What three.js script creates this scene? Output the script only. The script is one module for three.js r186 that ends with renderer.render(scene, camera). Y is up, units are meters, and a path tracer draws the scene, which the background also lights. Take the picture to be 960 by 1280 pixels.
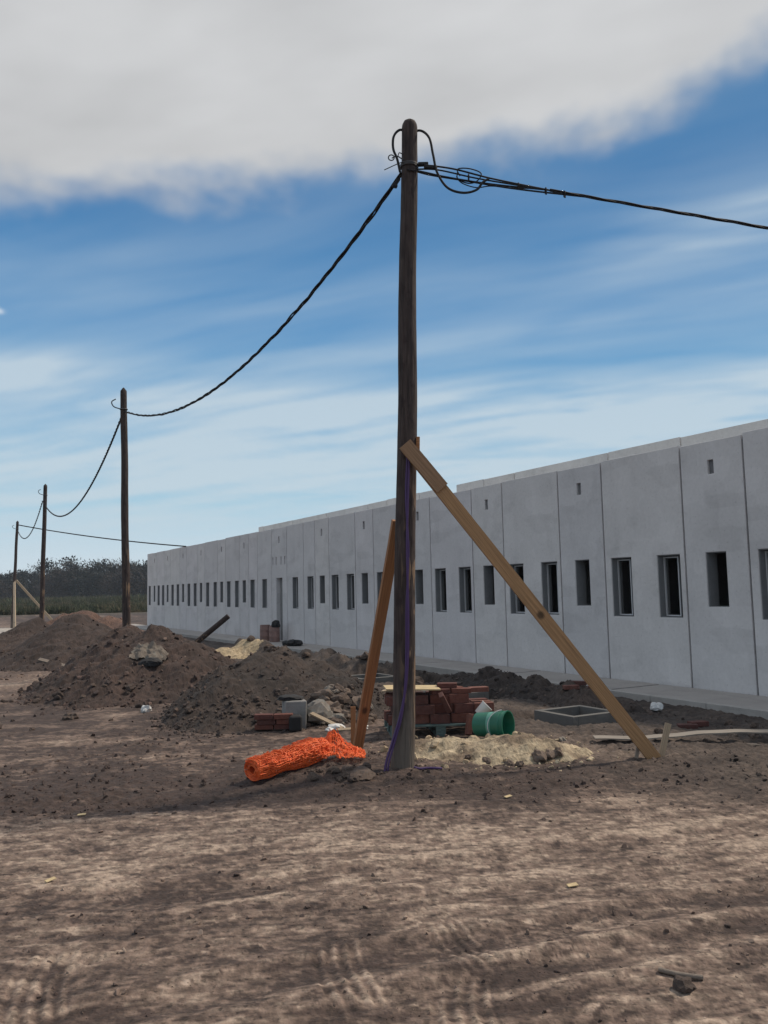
import * as THREE from 'three';
import { mergeGeometries, mergeVertices, toCreasedNormals } from 'three/addons/utils/BufferGeometryUtils.js';
import { RoundedBoxGeometry } from 'three/addons/geometries/RoundedBoxGeometry.js';

// ------------------------------------------------------------------ camera, sky, sun, exposure
const scene = new THREE.Scene();
const camera = new THREE.PerspectiveCamera(63.71, 768 / 1024, 0.05, 3000);
camera.position.set(0, 1.65, 0);
camera.rotation.order = 'YXZ';
camera.rotation.set(Math.atan(97 / 1030), 0, -0.022);
const renderer = new THREE.WebGLRenderer({ antialias: true });
renderer.toneMapping = THREE.LinearToneMapping;
renderer.toneMappingExposure = 1.5;
renderer.shadowMap.enabled = true;

const sun = new THREE.DirectionalLight(0xffeed8, 2.05);
const SUN = new THREE.Vector3(0.56, 0.78, -0.27).normalize();
sun.position.copy(SUN).multiplyScalar(120);
sun.target.position.set(0, 0, -15);
sun.position.add(sun.target.position);
sun.castShadow = true;
sun.shadow.radius = 9;
sun.shadow.mapSize.set(2048, 2048);
Object.assign(sun.shadow.camera, { left: -45, right: 45, top: 45, bottom: -45, near: 1, far: 320 });
scene.add(sun, sun.target);

// ------------------------------------------------------------------ noise
const rng = (s) => () => { s |= 0; s = (s + 0x6d2b79f5) | 0; let t = Math.imul(s ^ (s >>> 15), 1 | s); t = (t + Math.imul(t ^ (t >>> 7), 61 | t)) ^ t; return ((t ^ (t >>> 14)) >>> 0) / 4294967296; };
const R0 = rng(20240);
const PERM = new Uint8Array(512), GX = new Float32Array(256), GY = new Float32Array(256);
{ const p = [...Array(256).keys()]; for (let i = 255; i > 0; i--) { const j = Math.floor(R0() * (i + 1)); [p[i], p[j]] = [p[j], p[i]]; } for (let i = 0; i < 512; i++) PERM[i] = p[i & 255]; for (let i = 0; i < 256; i++) { const a = R0() * 6.28318; GX[i] = Math.cos(a); GY[i] = Math.sin(a); } }
const fade = (t) => t * t * t * (t * (t * 6 - 15) + 10);
function n2(x, y, per = 256) {                      // gradient noise, about -0.8 .. 0.8, repeats every `per`
  let xi = Math.floor(x), yi = Math.floor(y); const xf = x - xi, yf = y - yi;
  const m = (v) => ((v % per) + per) % per;
  const x0 = m(xi) & 255, x1 = m(xi + 1) & 255, y0 = m(yi) & 255, y1 = m(yi + 1) & 255;
  const h00 = PERM[PERM[x0] + y0], h10 = PERM[PERM[x1] + y0], h01 = PERM[PERM[x0] + y1], h11 = PERM[PERM[x1] + y1];
  const u = fade(xf), v = fade(yf);
  const a = GX[h00] * xf + GY[h00] * yf, b = GX[h10] * (xf - 1) + GY[h10] * yf;
  const c = GX[h01] * xf + GY[h01] * (yf - 1), d = GX[h11] * (xf - 1) + GY[h11] * (yf - 1);
  return (a + (b - a) * u + (c - a) * v + (a - b - c + d) * u * v) * 1.5;
}
function fbm(x, y, o = 4, per = 256) { let s = 0, a = 0.5, f = 1; for (let i = 0; i < o; i++) { s += a * n2(x * f + i * 17.3 * (per === 256), y * f + i * 9.1 * (per === 256), per === 256 ? 256 : per * f); a *= 0.5; f *= 2; } return s; }
const ridged = (x, y, o = 3) => { let s = 0, a = 0.5, f = 1; for (let i = 0; i < o; i++) { s += a * (1 - Math.abs(n2(x * f + 31 * i, y * f - 13 * i)) * 1.6); a *= 0.5; f *= 2.1; } return s; };
const clamp = (v, a = 0, b = 1) => Math.min(b, Math.max(a, v));
const ss = (a, b, v) => { const t = clamp((v - a) / (b - a)); return t * t * (3 - 2 * t); };
const mix = (a, b, t) => a + (b - a) * t;
const mix3 = (a, b, t) => [mix(a[0], b[0], t), mix(a[1], b[1], t), mix(a[2], b[2], t)];
const lut = (pts, x) => { if (x <= pts[0][0]) return pts[0][1]; for (let i = 1; i < pts.length; i++) if (x <= pts[i][0]) { const [a, va] = pts[i - 1], [b, vb] = pts[i], t = (x - a) / (b - a); return Array.isArray(va) ? mix3(va, vb, t) : mix(va, vb, t); } return pts[pts.length - 1][1]; };

// ------------------------------------------------------------------ sky: air, a high grey cloud sheet, thin cirrus
{
  const W = 2560, Hh = 1280, data = new Float32Array(W * Hh * 4);
  const air = [[0, [0.47, 0.535, 0.575]], [2.5, [0.40, 0.485, 0.54]], [6, [0.25, 0.40, 0.495]], [12, [0.125, 0.275, 0.43]], [18, [0.060, 0.186, 0.36]], [26, [0.037, 0.132, 0.285]], [45, [0.032, 0.125, 0.25]], [90, [0.03, 0.11, 0.23]]];
  const edge = [[-70, 27], [-25.5, 24.8], [-18, 25.9], [-7, 27], [0.6, 27.8], [5.2, 28.2], [13.2, 29.2], [21.3, 30], [26.8, 31], [60, 36]];
  for (let j = 0; j < Hh; j++) {
    const th = ((j + 0.5) / Hh - 0.5) * Math.PI, el = th * 180 / Math.PI, cy = Math.sin(th), ch = Math.cos(th);
    const base = lut(air, Math.max(0, el));
    for (let i = 0; i < W; i++) {
      const k = (j * W + i) * 4;
      let c = base;
      if (el < -1) { data[k] = 0.12; data[k + 1] = 0.10; data[k + 2] = 0.085; data[k + 3] = 1; continue; }
      const ph = ((i + 0.5) / W - 0.5) * 2 * Math.PI, dx = Math.cos(ph) * ch, dz = Math.sin(ph) * ch;
      const az = Math.atan2(dx, -dz) * 180 / Math.PI;
      if (el > 0.2) {
        const q = 1 / (cy + 0.06), px = dx * q, pz = dz * q;
        // cirrus: long streaks in drifting bands
        const ca = px * 0.92 + pz * 0.38, cb = -px * 0.38 + pz * 0.92;
        const wr = fbm(ca * 0.5 + 3, cb * 0.8, 3);
        const st = fbm(ca * 0.55 + wr * 0.8 + 9, cb * 2.6 + wr * 1.4, 5) + 0.35 * fbm(ca * 2.2, cb * 9, 4);
        const g = (c0, w) => Math.exp(-(((el - c0) / w) ** 2));
        const front = Math.exp(-((az / 60) ** 4));
        let env = 0.12 + front * (0.72 * g(12.6 - az * 0.03, 1.8) + 0.72 * g(9.0, 2.8) + 0.22 * g(16.4 + az * 0.06, 1.0) + 0.10 * g(19.5, 2.5) + 0.62 * g(22.2 + (az - 22) * 0.09, 1.9) * ss(10, 25, az) + 0.3 * g(5, 2.2)) + (1 - front) * 0.4 * g(14, 8);
        const ci = clamp(env * (0.85 + 1.15 * st), 0, 0.8);
        c = mix3(c, [0.385, 0.45, 0.495], ci);
        if (az > -29 && az < -24 && el > 15) c = mix3(c, [0.45, 0.5, 0.55], 0.75 * ss(0.75, 0.2, Math.hypot((az + 25.6) / 0.8, (el - 17.9) / 0.42) + 0.4 * fbm(az * 2, el * 3, 2)));
        // thick sheet
        const wob = 2.3 * fbm(az * 0.085 + 4, el * 0.17, 4) + 0.9 * fbm(az * 0.4, el * 0.7 + 7, 3);
        const e0 = Math.abs(az) < 70 ? lut(edge, az) : 27 + 9 * ss(60, 110, Math.abs(az)) * Math.sign(az > 0 ? 1 : 0.2);
        let cov = ss(-1.7, 2.0, el - e0 + wob);
        const over = ss(46, 60, el) + ss(75, 120, Math.abs(az)) * ss(0, 20, el);
        if (over > 0) cov = mix(cov, ss(-0.28, 0.22, fbm(px * 0.9 + 5, pz * 0.9, 4) + 0.08), clamp(over));
        const br = 0.375 + 0.055 * fbm(az * 0.05, el * 0.16 + 2, 4) + 0.05 * fbm(ca * 2.4, cb * 5.2, 4) + 0.03 * ss(26, 36, el);
        c = mix3(c, [br * 0.99, br * 1.0, br * 1.015], cov * 0.985);
      }
      data[k] = c[0]; data[k + 1] = c[1]; data[k + 2] = c[2]; data[k + 3] = 1;
    }
  }
  const t = new THREE.DataTexture(data, W, Hh, THREE.RGBAFormat, THREE.FloatType);
  t.mapping = THREE.EquirectangularReflectionMapping; t.magFilter = THREE.LinearFilter; t.minFilter = THREE.LinearFilter;
  t.colorSpace = THREE.LinearSRGBColorSpace; t.needsUpdate = true;
  scene.background = t; scene.environment = t;
}

// ------------------------------------------------------------------ textures and materials
function tex(w, h, fn, srgb = true) {                 // fn(u, v) -> [r, g, b] in 0..1 (linear values, stored as sRGB)
  const d = new Uint8Array(w * h * 4), enc = (v) => { v = clamp(v); return Math.round(255 * (srgb ? (v <= 0.0031308 ? 12.92 * v : 1.055 * v ** (1 / 2.4) - 0.055) : v)); };
  for (let j = 0; j < h; j++) for (let i = 0; i < w; i++) { const c = fn((i + 0.5) / w, (j + 0.5) / h), k = (j * w + i) * 4; d[k] = enc(c[0]); d[k + 1] = enc(c[1]); d[k + 2] = enc(c[2]); d[k + 3] = 255; }
  const t = new THREE.DataTexture(d, w, h); t.wrapS = t.wrapT = THREE.RepeatWrapping; t.magFilter = THREE.LinearFilter; t.minFilter = THREE.LinearMipmapLinearFilter; t.generateMipmaps = true;
  if (srgb) t.colorSpace = THREE.SRGBColorSpace; t.needsUpdate = true; return t;
}
const gray = (v) => [v, v, v];
const std = (o) => new THREE.MeshStandardMaterial({ roughness: 0.9, metalness: 0, ...o });

const soilH = (u, v) => 0.5 + 0.45 * fbm(u * 24, v * 24, 5, 24) + 0.28 * fbm(u * 90 + 5, v * 90, 2, 90);
const soilMap = tex(1024, 1024, (u, v) => { const a = soilH(u, v), b = fbm(u * 8, v * 8, 4, 8), p = n2(u * 120, v * 120, 120) > 0.62 ? 0.18 : 0; const fk = ss(-0.04, 0.06, fbm(u * 14, v * 40, 4, 14)) - 0.5, fk2 = ss(-0.05, 0.06, fbm(u * 34 + 3, v * 34, 3, 34)) - 0.5; const g = 0.76 + 0.55 * (a - 0.5) + 0.20 * b + 0.20 * fk + 0.16 * fk2 + p - (n2(u * 70 + 9, v * 70, 70) > 0.5 ? 0.25 : 0); return [g * 1.0, g * 0.985, g * 0.96]; });
const soilBump = tex(1024, 1024, (u, v) => gray(soilH(u, v)), false);
const M = {};
M.soil = std({ vertexColors: true, map: soilMap, bumpMap: soilBump, bumpScale: 0.014, roughness: 0.97 });
const conH = (u, v) => fbm(u * 4, v * 4, 5, 4);
const concreteMap = tex(1024, 1024, (u, v) => {
  const b = conH(u, v), f = fbm(u * 64, v * 64, 3, 64), s = fbm(u * 14 + 3, v * 2, 4, 14 > 2 ? 2 : 2);
  const pore = n2(u * 96, v * 96, 96) > 0.66 ? -0.12 : 0, stain = clamp(fbm(u * 6 + 2, v * 3, 4, 3) - 0.22, 0, 1) * -0.5;
  const patch = ss(0.1, 0.16, fbm(u * 5 + 1, v * 5, 3, 5)) * 0.04 - ss(0.14, 0.3, fbm(u * 3 + 8, v * 7, 4, 3)) * 0.07; const g = 0.89 + 0.09 * b + 0.07 * f + 0.04 * s + pore + 0.6 * stain + patch; return [g, g, g * 0.995];
});
const concreteBump = tex(512, 512, (u, v) => gray(0.5 + 0.35 * fbm(u * 20, v * 20, 4, 20) + 0.2 * fbm(u * 4, v * 4, 3, 4)), false);
const con = (r, g, b, o = {}) => std({ color: new THREE.Color().setRGB(r, g, b), map: concreteMap, bumpMap: concreteBump, bumpScale: 0.006, roughness: 0.88, ...o });
M.panels = [con(0.66, 0.645, 0.65), con(0.635, 0.622, 0.632), con(0.68, 0.662, 0.662), con(0.65, 0.632, 0.645)];
M.jambShade = con(0.23, 0.237, 0.25);  // dark tone standing in for shade inside the window reveals
M.parapet = [con(0.70, 0.70, 0.695), con(0.67, 0.675, 0.68), con(0.72, 0.715, 0.705)];
M.slab = con(0.39, 0.365, 0.35);
M.curb = con(0.42, 0.40, 0.38);
M.rawcon = con(0.14, 0.138, 0.135);
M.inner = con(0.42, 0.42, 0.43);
M.joint = std({ color: new THREE.Color().setRGB(0.14, 0.14, 0.145) });
M.vent = std({ color: new THREE.Color().setRGB(0.16, 0.165, 0.175), roughness: 0.8 });
M.frame = std({ color: new THREE.Color().setRGB(0.55, 0.56, 0.58), roughness: 0.5, metalness: 0.1 });
M.door = con(0.24, 0.245, 0.25);
const grain = (u, v, s) => fbm(u * 3 + s, v * 40 + 1.5 * fbm(u * 2 + s, v * 3, 2), 4);
const woodMap = tex(1024, 256, (u, v) => { const g = grain(u * 2, v, 3), f = fbm(u * 40, v * 120, 2), knot = ss(0.018, 0.006, Math.hypot((u - 0.63) * 1.0, (v - 0.55) * 0.10)); const k = clamp(0.8 + 0.5 * g + 0.14 * f) * (1 - 0.75 * knot); return [k, k * 0.97, k * 0.93]; });
const woodBump = tex(512, 128, (u, v) => gray(0.5 + 0.6 * grain(u * 2, v, 3)), false);
const wood = (r, g, b) => std({ color: new THREE.Color().setRGB(r, g, b), map: woodMap, bumpMap: woodBump, bumpScale: 0.003, roughness: 0.8 });
M.pine = wood(0.46, 0.275, 0.14);
M.pineDark = wood(0.36, 0.175, 0.078);
M.paleBrown = wood(0.36, 0.225, 0.135);
M.paleWood = wood(0.46, 0.37, 0.27);
M.greyWood = wood(0.26, 0.22, 0.19);
M.ply = wood(0.62, 0.50, 0.30);
const poleStreak = (u, v) => fbm(u * 22, v * 2.2, 4, 22) + 0.5 * fbm(u * 60, v * 5, 3, 60);
const poleMap = tex(512, 2048, (u, v) => {             // v runs up the pole: grey foot, brown weathered shaft, torn bark
  const s = poleStreak(u, v * 10), bark = ss(0.05, 0.25, fbm(u * 6 + 2, v * 34, 4, 6) - 0.05), crack = ss(0.34, 0.5, Math.abs(fbm(u * 14, v * 6 + 4, 3, 14)) * 2.2) * 0.3;
  let c = mix3([0.040, 0.028, 0.026], [0.074, 0.053, 0.047], clamp(0.5 + 1.1 * s));
  c = mix3(c, [0.034, 0.022, 0.021], bark * 0.75);
  const bare = ss(0.13, 0.22, fbm(u * 9, v * 16 + 3, 4, 9)) * ss(0.46, 0.34, v) * ss(0.02, 0.1, v) * ss(0.30, 0.12, Math.min(Math.abs(u - 0.06), Math.abs(u - 1.06)));
  c = mix3(c, [0.30, 0.20, 0.125], bare * 0.8);
  c = mix3(c, [0.155, 0.130, 0.108], ss(0.16, 0.03, v + 0.06 * fbm(u * 5, v * 30, 3, 5)) * 0.85);
  return c.map((x) => x * (1 - crack));
});
const poleBump = tex(512, 1024, (u, v) => gray(0.5 + 0.55 * poleStreak(u, v * 10)), false);
M.pole = std({ map: poleMap, bumpMap: poleBump, bumpScale: 0.012, roughness: 0.9 });
M.black = std({ color: new THREE.Color().setRGB(0.014, 0.014, 0.016), roughness: 0.8 });
M.wire = std({ color: new THREE.Color().setRGB(0.10, 0.10, 0.105), roughness: 0.5, metalness: 0.7 });
M.purple = std({ color: new THREE.Color().setRGB(0.062, 0.028, 0.115), roughness: 0.5 });
const brickMap = tex(512, 512, (u, v) => { const a = fbm(u * 6, v * 6, 4, 6), f = fbm(u * 60, v * 60, 2, 60), w = ss(0.12, 0.34, fbm(u * 5 + 7, v * 5, 4, 5)); const k = 0.8 + 0.35 * a + 0.25 * f; return mix3([k, k * 0.97, k * 0.95], [0.95, 1.2, 1.35].map((q) => q * k), w * 0.5); });
const brickBump = tex(256, 256, (u, v) => gray(0.5 + 0.5 * fbm(u * 24, v * 24, 4, 24)), false);
M.bricks = [[0.175, 0.066, 0.05], [0.135, 0.052, 0.043], [0.20, 0.085, 0.066], [0.11, 0.046, 0.04]].map(([r, g, b]) => std({ color: new THREE.Color().setRGB(r, g, b), map: brickMap, bumpMap: brickBump, bumpScale: 0.006 }));
M.rocks = [[0.18, 0.135, 0.108], [0.115, 0.084, 0.068], [0.20, 0.17, 0.147], [0.075, 0.054, 0.045], [0.26, 0.24, 0.215]].map(([r, g, b]) => std({ color: new THREE.Color().setRGB(r, g, b), map: brickMap, bumpMap: brickBump, bumpScale: 0.002 }));
M.crumb = std({ map: brickMap });
M.bucket = new THREE.MeshPhysicalMaterial({ color: new THREE.Color().setRGB(0.012, 0.155, 0.095), roughness: 0.42, map: tex(256, 256, (u, v) => { const s = ss(0.1, 0.35, fbm(u * 6, v * 5, 4, 5)); return mix3([0.85, 0.85, 0.85], [1, 0.9, 1.0], s); }) });
M.bucketTape = std({ color: new THREE.Color().setRGB(0.10, 0.30, 0.24), roughness: 0.5 });
M.whitePlastic = std({ color: new THREE.Color().setRGB(0.62, 0.62, 0.61), roughness: 0.45 });
M.orange = std({ color: new THREE.Color().setRGB(0.90, 0.16, 0.038), roughness: 0.55, side: THREE.DoubleSide });
M.orangeFilm = std({ color: new THREE.Color().setRGB(0.66, 0.10, 0.024), roughness: 0.6, side: THREE.DoubleSide });
M.tarp = std({ color: new THREE.Color().setRGB(0.19, 0.165, 0.14), map: brickMap, bumpMap: brickBump, bumpScale: 0.01, side: THREE.DoubleSide });
M.rust = std({ color: new THREE.Color().setRGB(0.32, 0.20, 0.175), map: brickMap, roughness: 0.7 });
M.pallet = wood(0.10, 0.16, 0.165);

// ------------------------------------------------------------------ helpers for objects
const used = new Map();
const numbered = (n) => { const k = used.get(n) || 0; used.set(n, k + 1); return k ? `${n}_${String(k).padStart(3, '0')}` : n; };
const cast = (o) => { o.castShadow = o.receiveShadow = true; return o; };
function info(o, label, category, group) { o.userData = { label, category }; if (group) o.userData.group = group; return o; }
function thing(name, label, category, pos = [0, 0, 0], group) { const g = new THREE.Group(); g.name = numbered(name); g.position.set(...pos); scene.add(g); return info(g, label, category, group); }
function solo(name, geo, mat, label, category, group, pos) { const m = cast(new THREE.Mesh(geo, mat)); m.name = numbered(name); if (pos) m.position.set(...pos); scene.add(m); return info(m, label, category, group); }
function structure(name, geo, mat) { const m = cast(new THREE.Mesh(geo, mat)); m.name = numbered(name); m.userData = { kind: 'structure' }; scene.add(m); return m; }
function part(name, geo, mat, parent) { const m = cast(new THREE.Mesh(geo, mat)); m.name = name; parent.add(m); return m; }
const V = (x, y, z) => new THREE.Vector3(x, y, z);
// uv in metres from the dominant axis of each face (geometry is made non-indexed)
function boxUV(g, s = 1, ou = 0, ov = 0) {
  if (g.index) g = g.toNonIndexed(); const p = g.attributes.position, uv = new Float32Array(p.count * 2), a = V(), b = V(), c = V(), n = V();
  for (let i = 0; i < p.count; i += 3) {
    a.fromBufferAttribute(p, i); b.fromBufferAttribute(p, i + 1); c.fromBufferAttribute(p, i + 2); n.subVectors(b, a).cross(c.clone().sub(a));
    const ax = Math.abs(n.x), ay = Math.abs(n.y), az = Math.abs(n.z);
    [a, b, c].forEach((q, k) => { const [u, v] = az >= ax && az >= ay ? [q.x, q.y] : ay >= ax ? [q.x, q.z] : [q.z, q.y]; uv[(i + k) * 2] = u * s + ou; uv[(i + k) * 2 + 1] = v * s + ov; });
  }
  g.setAttribute('uv', new THREE.BufferAttribute(uv, 2)); return g;
}
const box = (w, h, d, x = 0, y = 0, z = 0, r = 0) => { const g = r ? new RoundedBoxGeometry(w, h, d, 1, r) : new THREE.BoxGeometry(w, h, d); g.translate(x, y, z); return g; };
const clean = (g) => { const o = g.index ? g.toNonIndexed() : g; for (const k of Object.keys(o.attributes)) if (!['position', 'normal', 'uv'].includes(k)) o.deleteAttribute(k); return o; };
const merge = (list) => mergeGeometries(list.map(clean));
const tube = (pts, r, seg = 24, rad = 6) => new THREE.TubeGeometry(new THREE.CatmullRomCurve3(pts.map((p) => Array.isArray(p) ? V(...p) : p)), seg, r, rad);
// plank from a to b: local x is its length
function plankBetween(a, b, w, t, faceDir, bend = 0, seg = 24) {
  const L = a.distanceTo(b), g = new THREE.BoxGeometry(L, w, t, seg, 1, 1), p = g.attributes.position;
  for (let i = 0; i < p.count; i++) { const s = p.getX(i) / L; p.setZ(i, p.getZ(i) + bend * (1 - 4 * s * s)); p.setY(i, p.getY(i) * (1 + 0.02 * n2(s * 9, w * 50))); }
  const uv = g.attributes.uv; for (let i = 0; i < uv.count; i++) uv.setXY(i, (p.getX(i) + L / 2) / 3.2, p.getY(i) / w * 0.45 + 0.5 + p.getZ(i) * 2);
  const X = b.clone().sub(a).normalize(), Z = faceDir.clone().addScaledVector(X, -faceDir.dot(X)).normalize(), Y = Z.clone().cross(X);
  g.applyMatrix4(new THREE.Matrix4().makeBasis(X, Y, Z).setPosition(a.clone().add(b).multiplyScalar(0.5))); g.computeVertexNormals(); return toCreasedNormals(g, 0.6);
}
function lump(seed, detail = 2, flat = 0.7, rough = 0.35) {
  let g = new THREE.IcosahedronGeometry(1, detail); g.deleteAttribute('uv'); g.deleteAttribute('normal'); g = mergeVertices(g, 1e-4); const p = g.attributes.position, v = V();
  for (let i = 0; i < p.count; i++) { v.fromBufferAttribute(p, i); const k = 1 + rough * (fbm(v.x * 0.9 + seed * 7.7, v.y * 0.9 + v.z * 1.3 + seed, 3) * 1.4) + 0.12 * n2(v.x * 3 + seed, v.z * 3 - v.y * 2); v.multiplyScalar(k); p.setXYZ(i, v.x * (1 + 0.25 * Math.sin(seed * 3)), Math.max(v.y, -0.55) * flat, v.z); }
  g = toCreasedNormals(g, 0.32); return boxUV(g, 0.7);
}
const lumps = [1, 2, 3, 4, 5, 6].map((s) => lump(s, 2, 0.72, 0.75));
const smallLumps = [7, 8, 9].map((s) => lump(s, 1, 0.65, 0.45));

// ------------------------------------------------------------------ building frame of reference: u runs along the facade (away), n out of it
const TH = 29.2 * Math.PI / 180, ORG = [5.38, -12.3], DU = [-Math.sin(TH), -Math.cos(TH)], DN = [-Math.cos(TH), Math.sin(TH)];
const un = (x, z) => { const a = x - ORG[0], b = z - ORG[1]; return [a * DU[0] + b * DU[1], a * DN[0] + b * DN[1]]; };
const xz = (u, n) => [ORG[0] + DU[0] * u + DN[0] * n, ORG[1] + DU[1] * u + DN[1] * n];

// ------------------------------------------------------------------ ground: height and colour
const segD = (x, z, a, b) => { const dx = b[0] - a[0], dz = b[1] - a[1], t = clamp(((x - a[0]) * dx + (z - a[1]) * dz) / (dx * dx + dz * dz)); return [Math.hypot(x - a[0] - dx * t, z - a[1] - dz * t), t]; };
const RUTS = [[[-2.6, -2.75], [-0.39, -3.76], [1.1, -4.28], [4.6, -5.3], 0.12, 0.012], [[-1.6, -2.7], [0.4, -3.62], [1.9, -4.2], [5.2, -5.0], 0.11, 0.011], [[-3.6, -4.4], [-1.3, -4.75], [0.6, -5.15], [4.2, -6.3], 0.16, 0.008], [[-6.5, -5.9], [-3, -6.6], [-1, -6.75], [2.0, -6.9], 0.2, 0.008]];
const TREADS = [[-1.40, -3.35, -1.66, -3.95, 0.14], [-0.12, -3.42, -0.36, -4.0, 0.13], [0.28, -3.2, 0.2, -3.66, 0.14], [0.42, -3.75, 0.16, -4.2, 0.12], [1.52, -3.2, 1.7, -3.62, 0.14]];
const CHAMBERS = [[0.06, 3.38], [2.75, 3.45], [5.6, 3.4]];
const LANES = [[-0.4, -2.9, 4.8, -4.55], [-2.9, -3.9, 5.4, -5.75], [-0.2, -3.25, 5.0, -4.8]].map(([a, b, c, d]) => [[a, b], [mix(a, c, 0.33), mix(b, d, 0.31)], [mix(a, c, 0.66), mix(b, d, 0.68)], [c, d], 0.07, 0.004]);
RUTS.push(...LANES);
function tread(x, z, ax, az, bx, bz, w) { const dx = bx - ax, dz = bz - az, L = Math.hypot(dx, dz), t = ((x - ax) * dx + (z - az) * dz) / L, s = ((x - ax) * dz - (z - az) * dx) / L + 0.10 * (t / L) ** 2; return [s, ss(w, w * 0.85, Math.abs(s)) * ss(-0.05, 0.06, t) * ss(L + 0.05, L - 0.06, t) * ss(-0.4, 0.1, fbm(x * 3, z * 3, 2) + 0.15)]; }
function G(x, z) {
  const r = Math.hypot(x, z), [u, n] = un(x, z);
  let h = 0.05 * fbm(x * 0.35 + 3, z * 0.35, 2);
  const near = ss(70, 30, r);
  if (near > 0) {
    h += near * (mix(0.008, 0.020, ss(6, 8, r)) * fbm(x * 1.7, z * 1.7, 3));
    const works = ss(6.2, 4.2, n) * ss(-14, -10, u);
    const rough = 1.4 * works + clamp(0.35 + 1.5 * fbm(x * 0.55 + 8, z * 0.55, 2)) + 0.8 * ss(2.2, 0.2, Math.abs(z + 7.6)) * ss(3.5, 0.5, Math.abs(x + 0.8));
    if (r < 26) h += (0.007 + 0.024 * rough) * mix(0.42, 1, ss(6, 7.5, r)) * (fbm(x * 7, z * 11, 3)) + (r < 14 ? 0.011 * rough * ridged(x * 13, z * 13, 2) - 0.006 : 0);
    if (r < 9) {
      for (const [a, b, c, d, w, dep] of RUTS) { const q = Math.min(segD(x, z, a, b)[0], segD(x, z, b, c)[0], segD(x, z, c, d)[0]) + 0.05 * fbm(x * 2.5, z * 2.5, 2); h += -dep * Math.exp(-((q / w) ** 4)) + dep * 0.75 * Math.exp(-(((q - w * 1.55) / (w * 0.5)) ** 2)); }
      for (const [ax, az, bx, bz, w] of TREADS) { const [t, m] = tread(x, z, ax, az, bx, bz, w); if (m > 0) h += m * (-0.005 + 0.0045 * Math.sin(t / w * 3.14159 * 4.5)); }
    }
    // by the facade: fall to the foot of the paving, a trench with its spoil, pits round the chambers
    if (n < 9 && n > -1 && u > -14 && u < 40) {
      h -= 0.10 * ss(4.0, 1.5, n) * ss(40, 37, u);
      const wob = 0.25 * fbm(u * 0.6, 3.3, 3), on = ss(4.6, 5.4, u) * ss(15, 13, u);
      h -= 0.62 * on * ss(0.52, 0.36, Math.abs(n - 2.15 - wob));
      h += 0.42 * ss(5.0, 6.0, u) * ss(16, 14, u) * Math.exp(-(((n - 2.95 - wob) / 0.42) ** 2)) * (0.75 + 0.9 * fbm(u * 1.3, n * 1.5, 3)) + on * 0.07 * fbm(x * 3.6, z * 3.6 + 4, 3) + on * 0.05 * ridged(x * 5, z * 5, 2) - 0.02 * on;
      h += 0.16 * ss(16, 18, u) * ss(38, 30, u) * Math.exp(-(((n - 2.5 - wob) / 0.6) ** 2)) * (0.8 + fbm(u * 1.1, n * 1.5, 3));
      for (const [cu, cn] of CHAMBERS) { const q = Math.max(Math.abs(u - cu) / 0.58, Math.abs(n - cn) / 0.56); h -= 0.16 * ss(1.25, 0.95, q + 0.2 * fbm(x * 3, z * 3, 2)) * ss(-0.5, 0.6, u - cu + 0.3); if (q < 0.62) h -= 0.45; }
    }
    // low rough heap the pole stands in
    h += 0.07 * Math.exp(-(((x + 0.55) / 0.30) ** 2 + ((z + 7.92) / 0.28) ** 2)) * (0.9 + 0.7 * fbm(x * 5, z * 5, 2));
    h += 0.075 * Math.exp(-(((x + 0.35) / 0.75) ** 2 + ((z + 7.5) / 0.35) ** 2)) * (0.8 + 1.2 * fbm(x * 4, z * 4, 3));
  }
  if (r > 90) h += 0.5 * ss(90, 220, r) * ss(-30, -80, z);
  return h;
}
const PALE = [0.412, 0.324, 0.262], MID = [0.198, 0.143, 0.117], DARK = [0.066, 0.045, 0.039], DAMP = [0.135, 0.105, 0.088];
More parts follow.
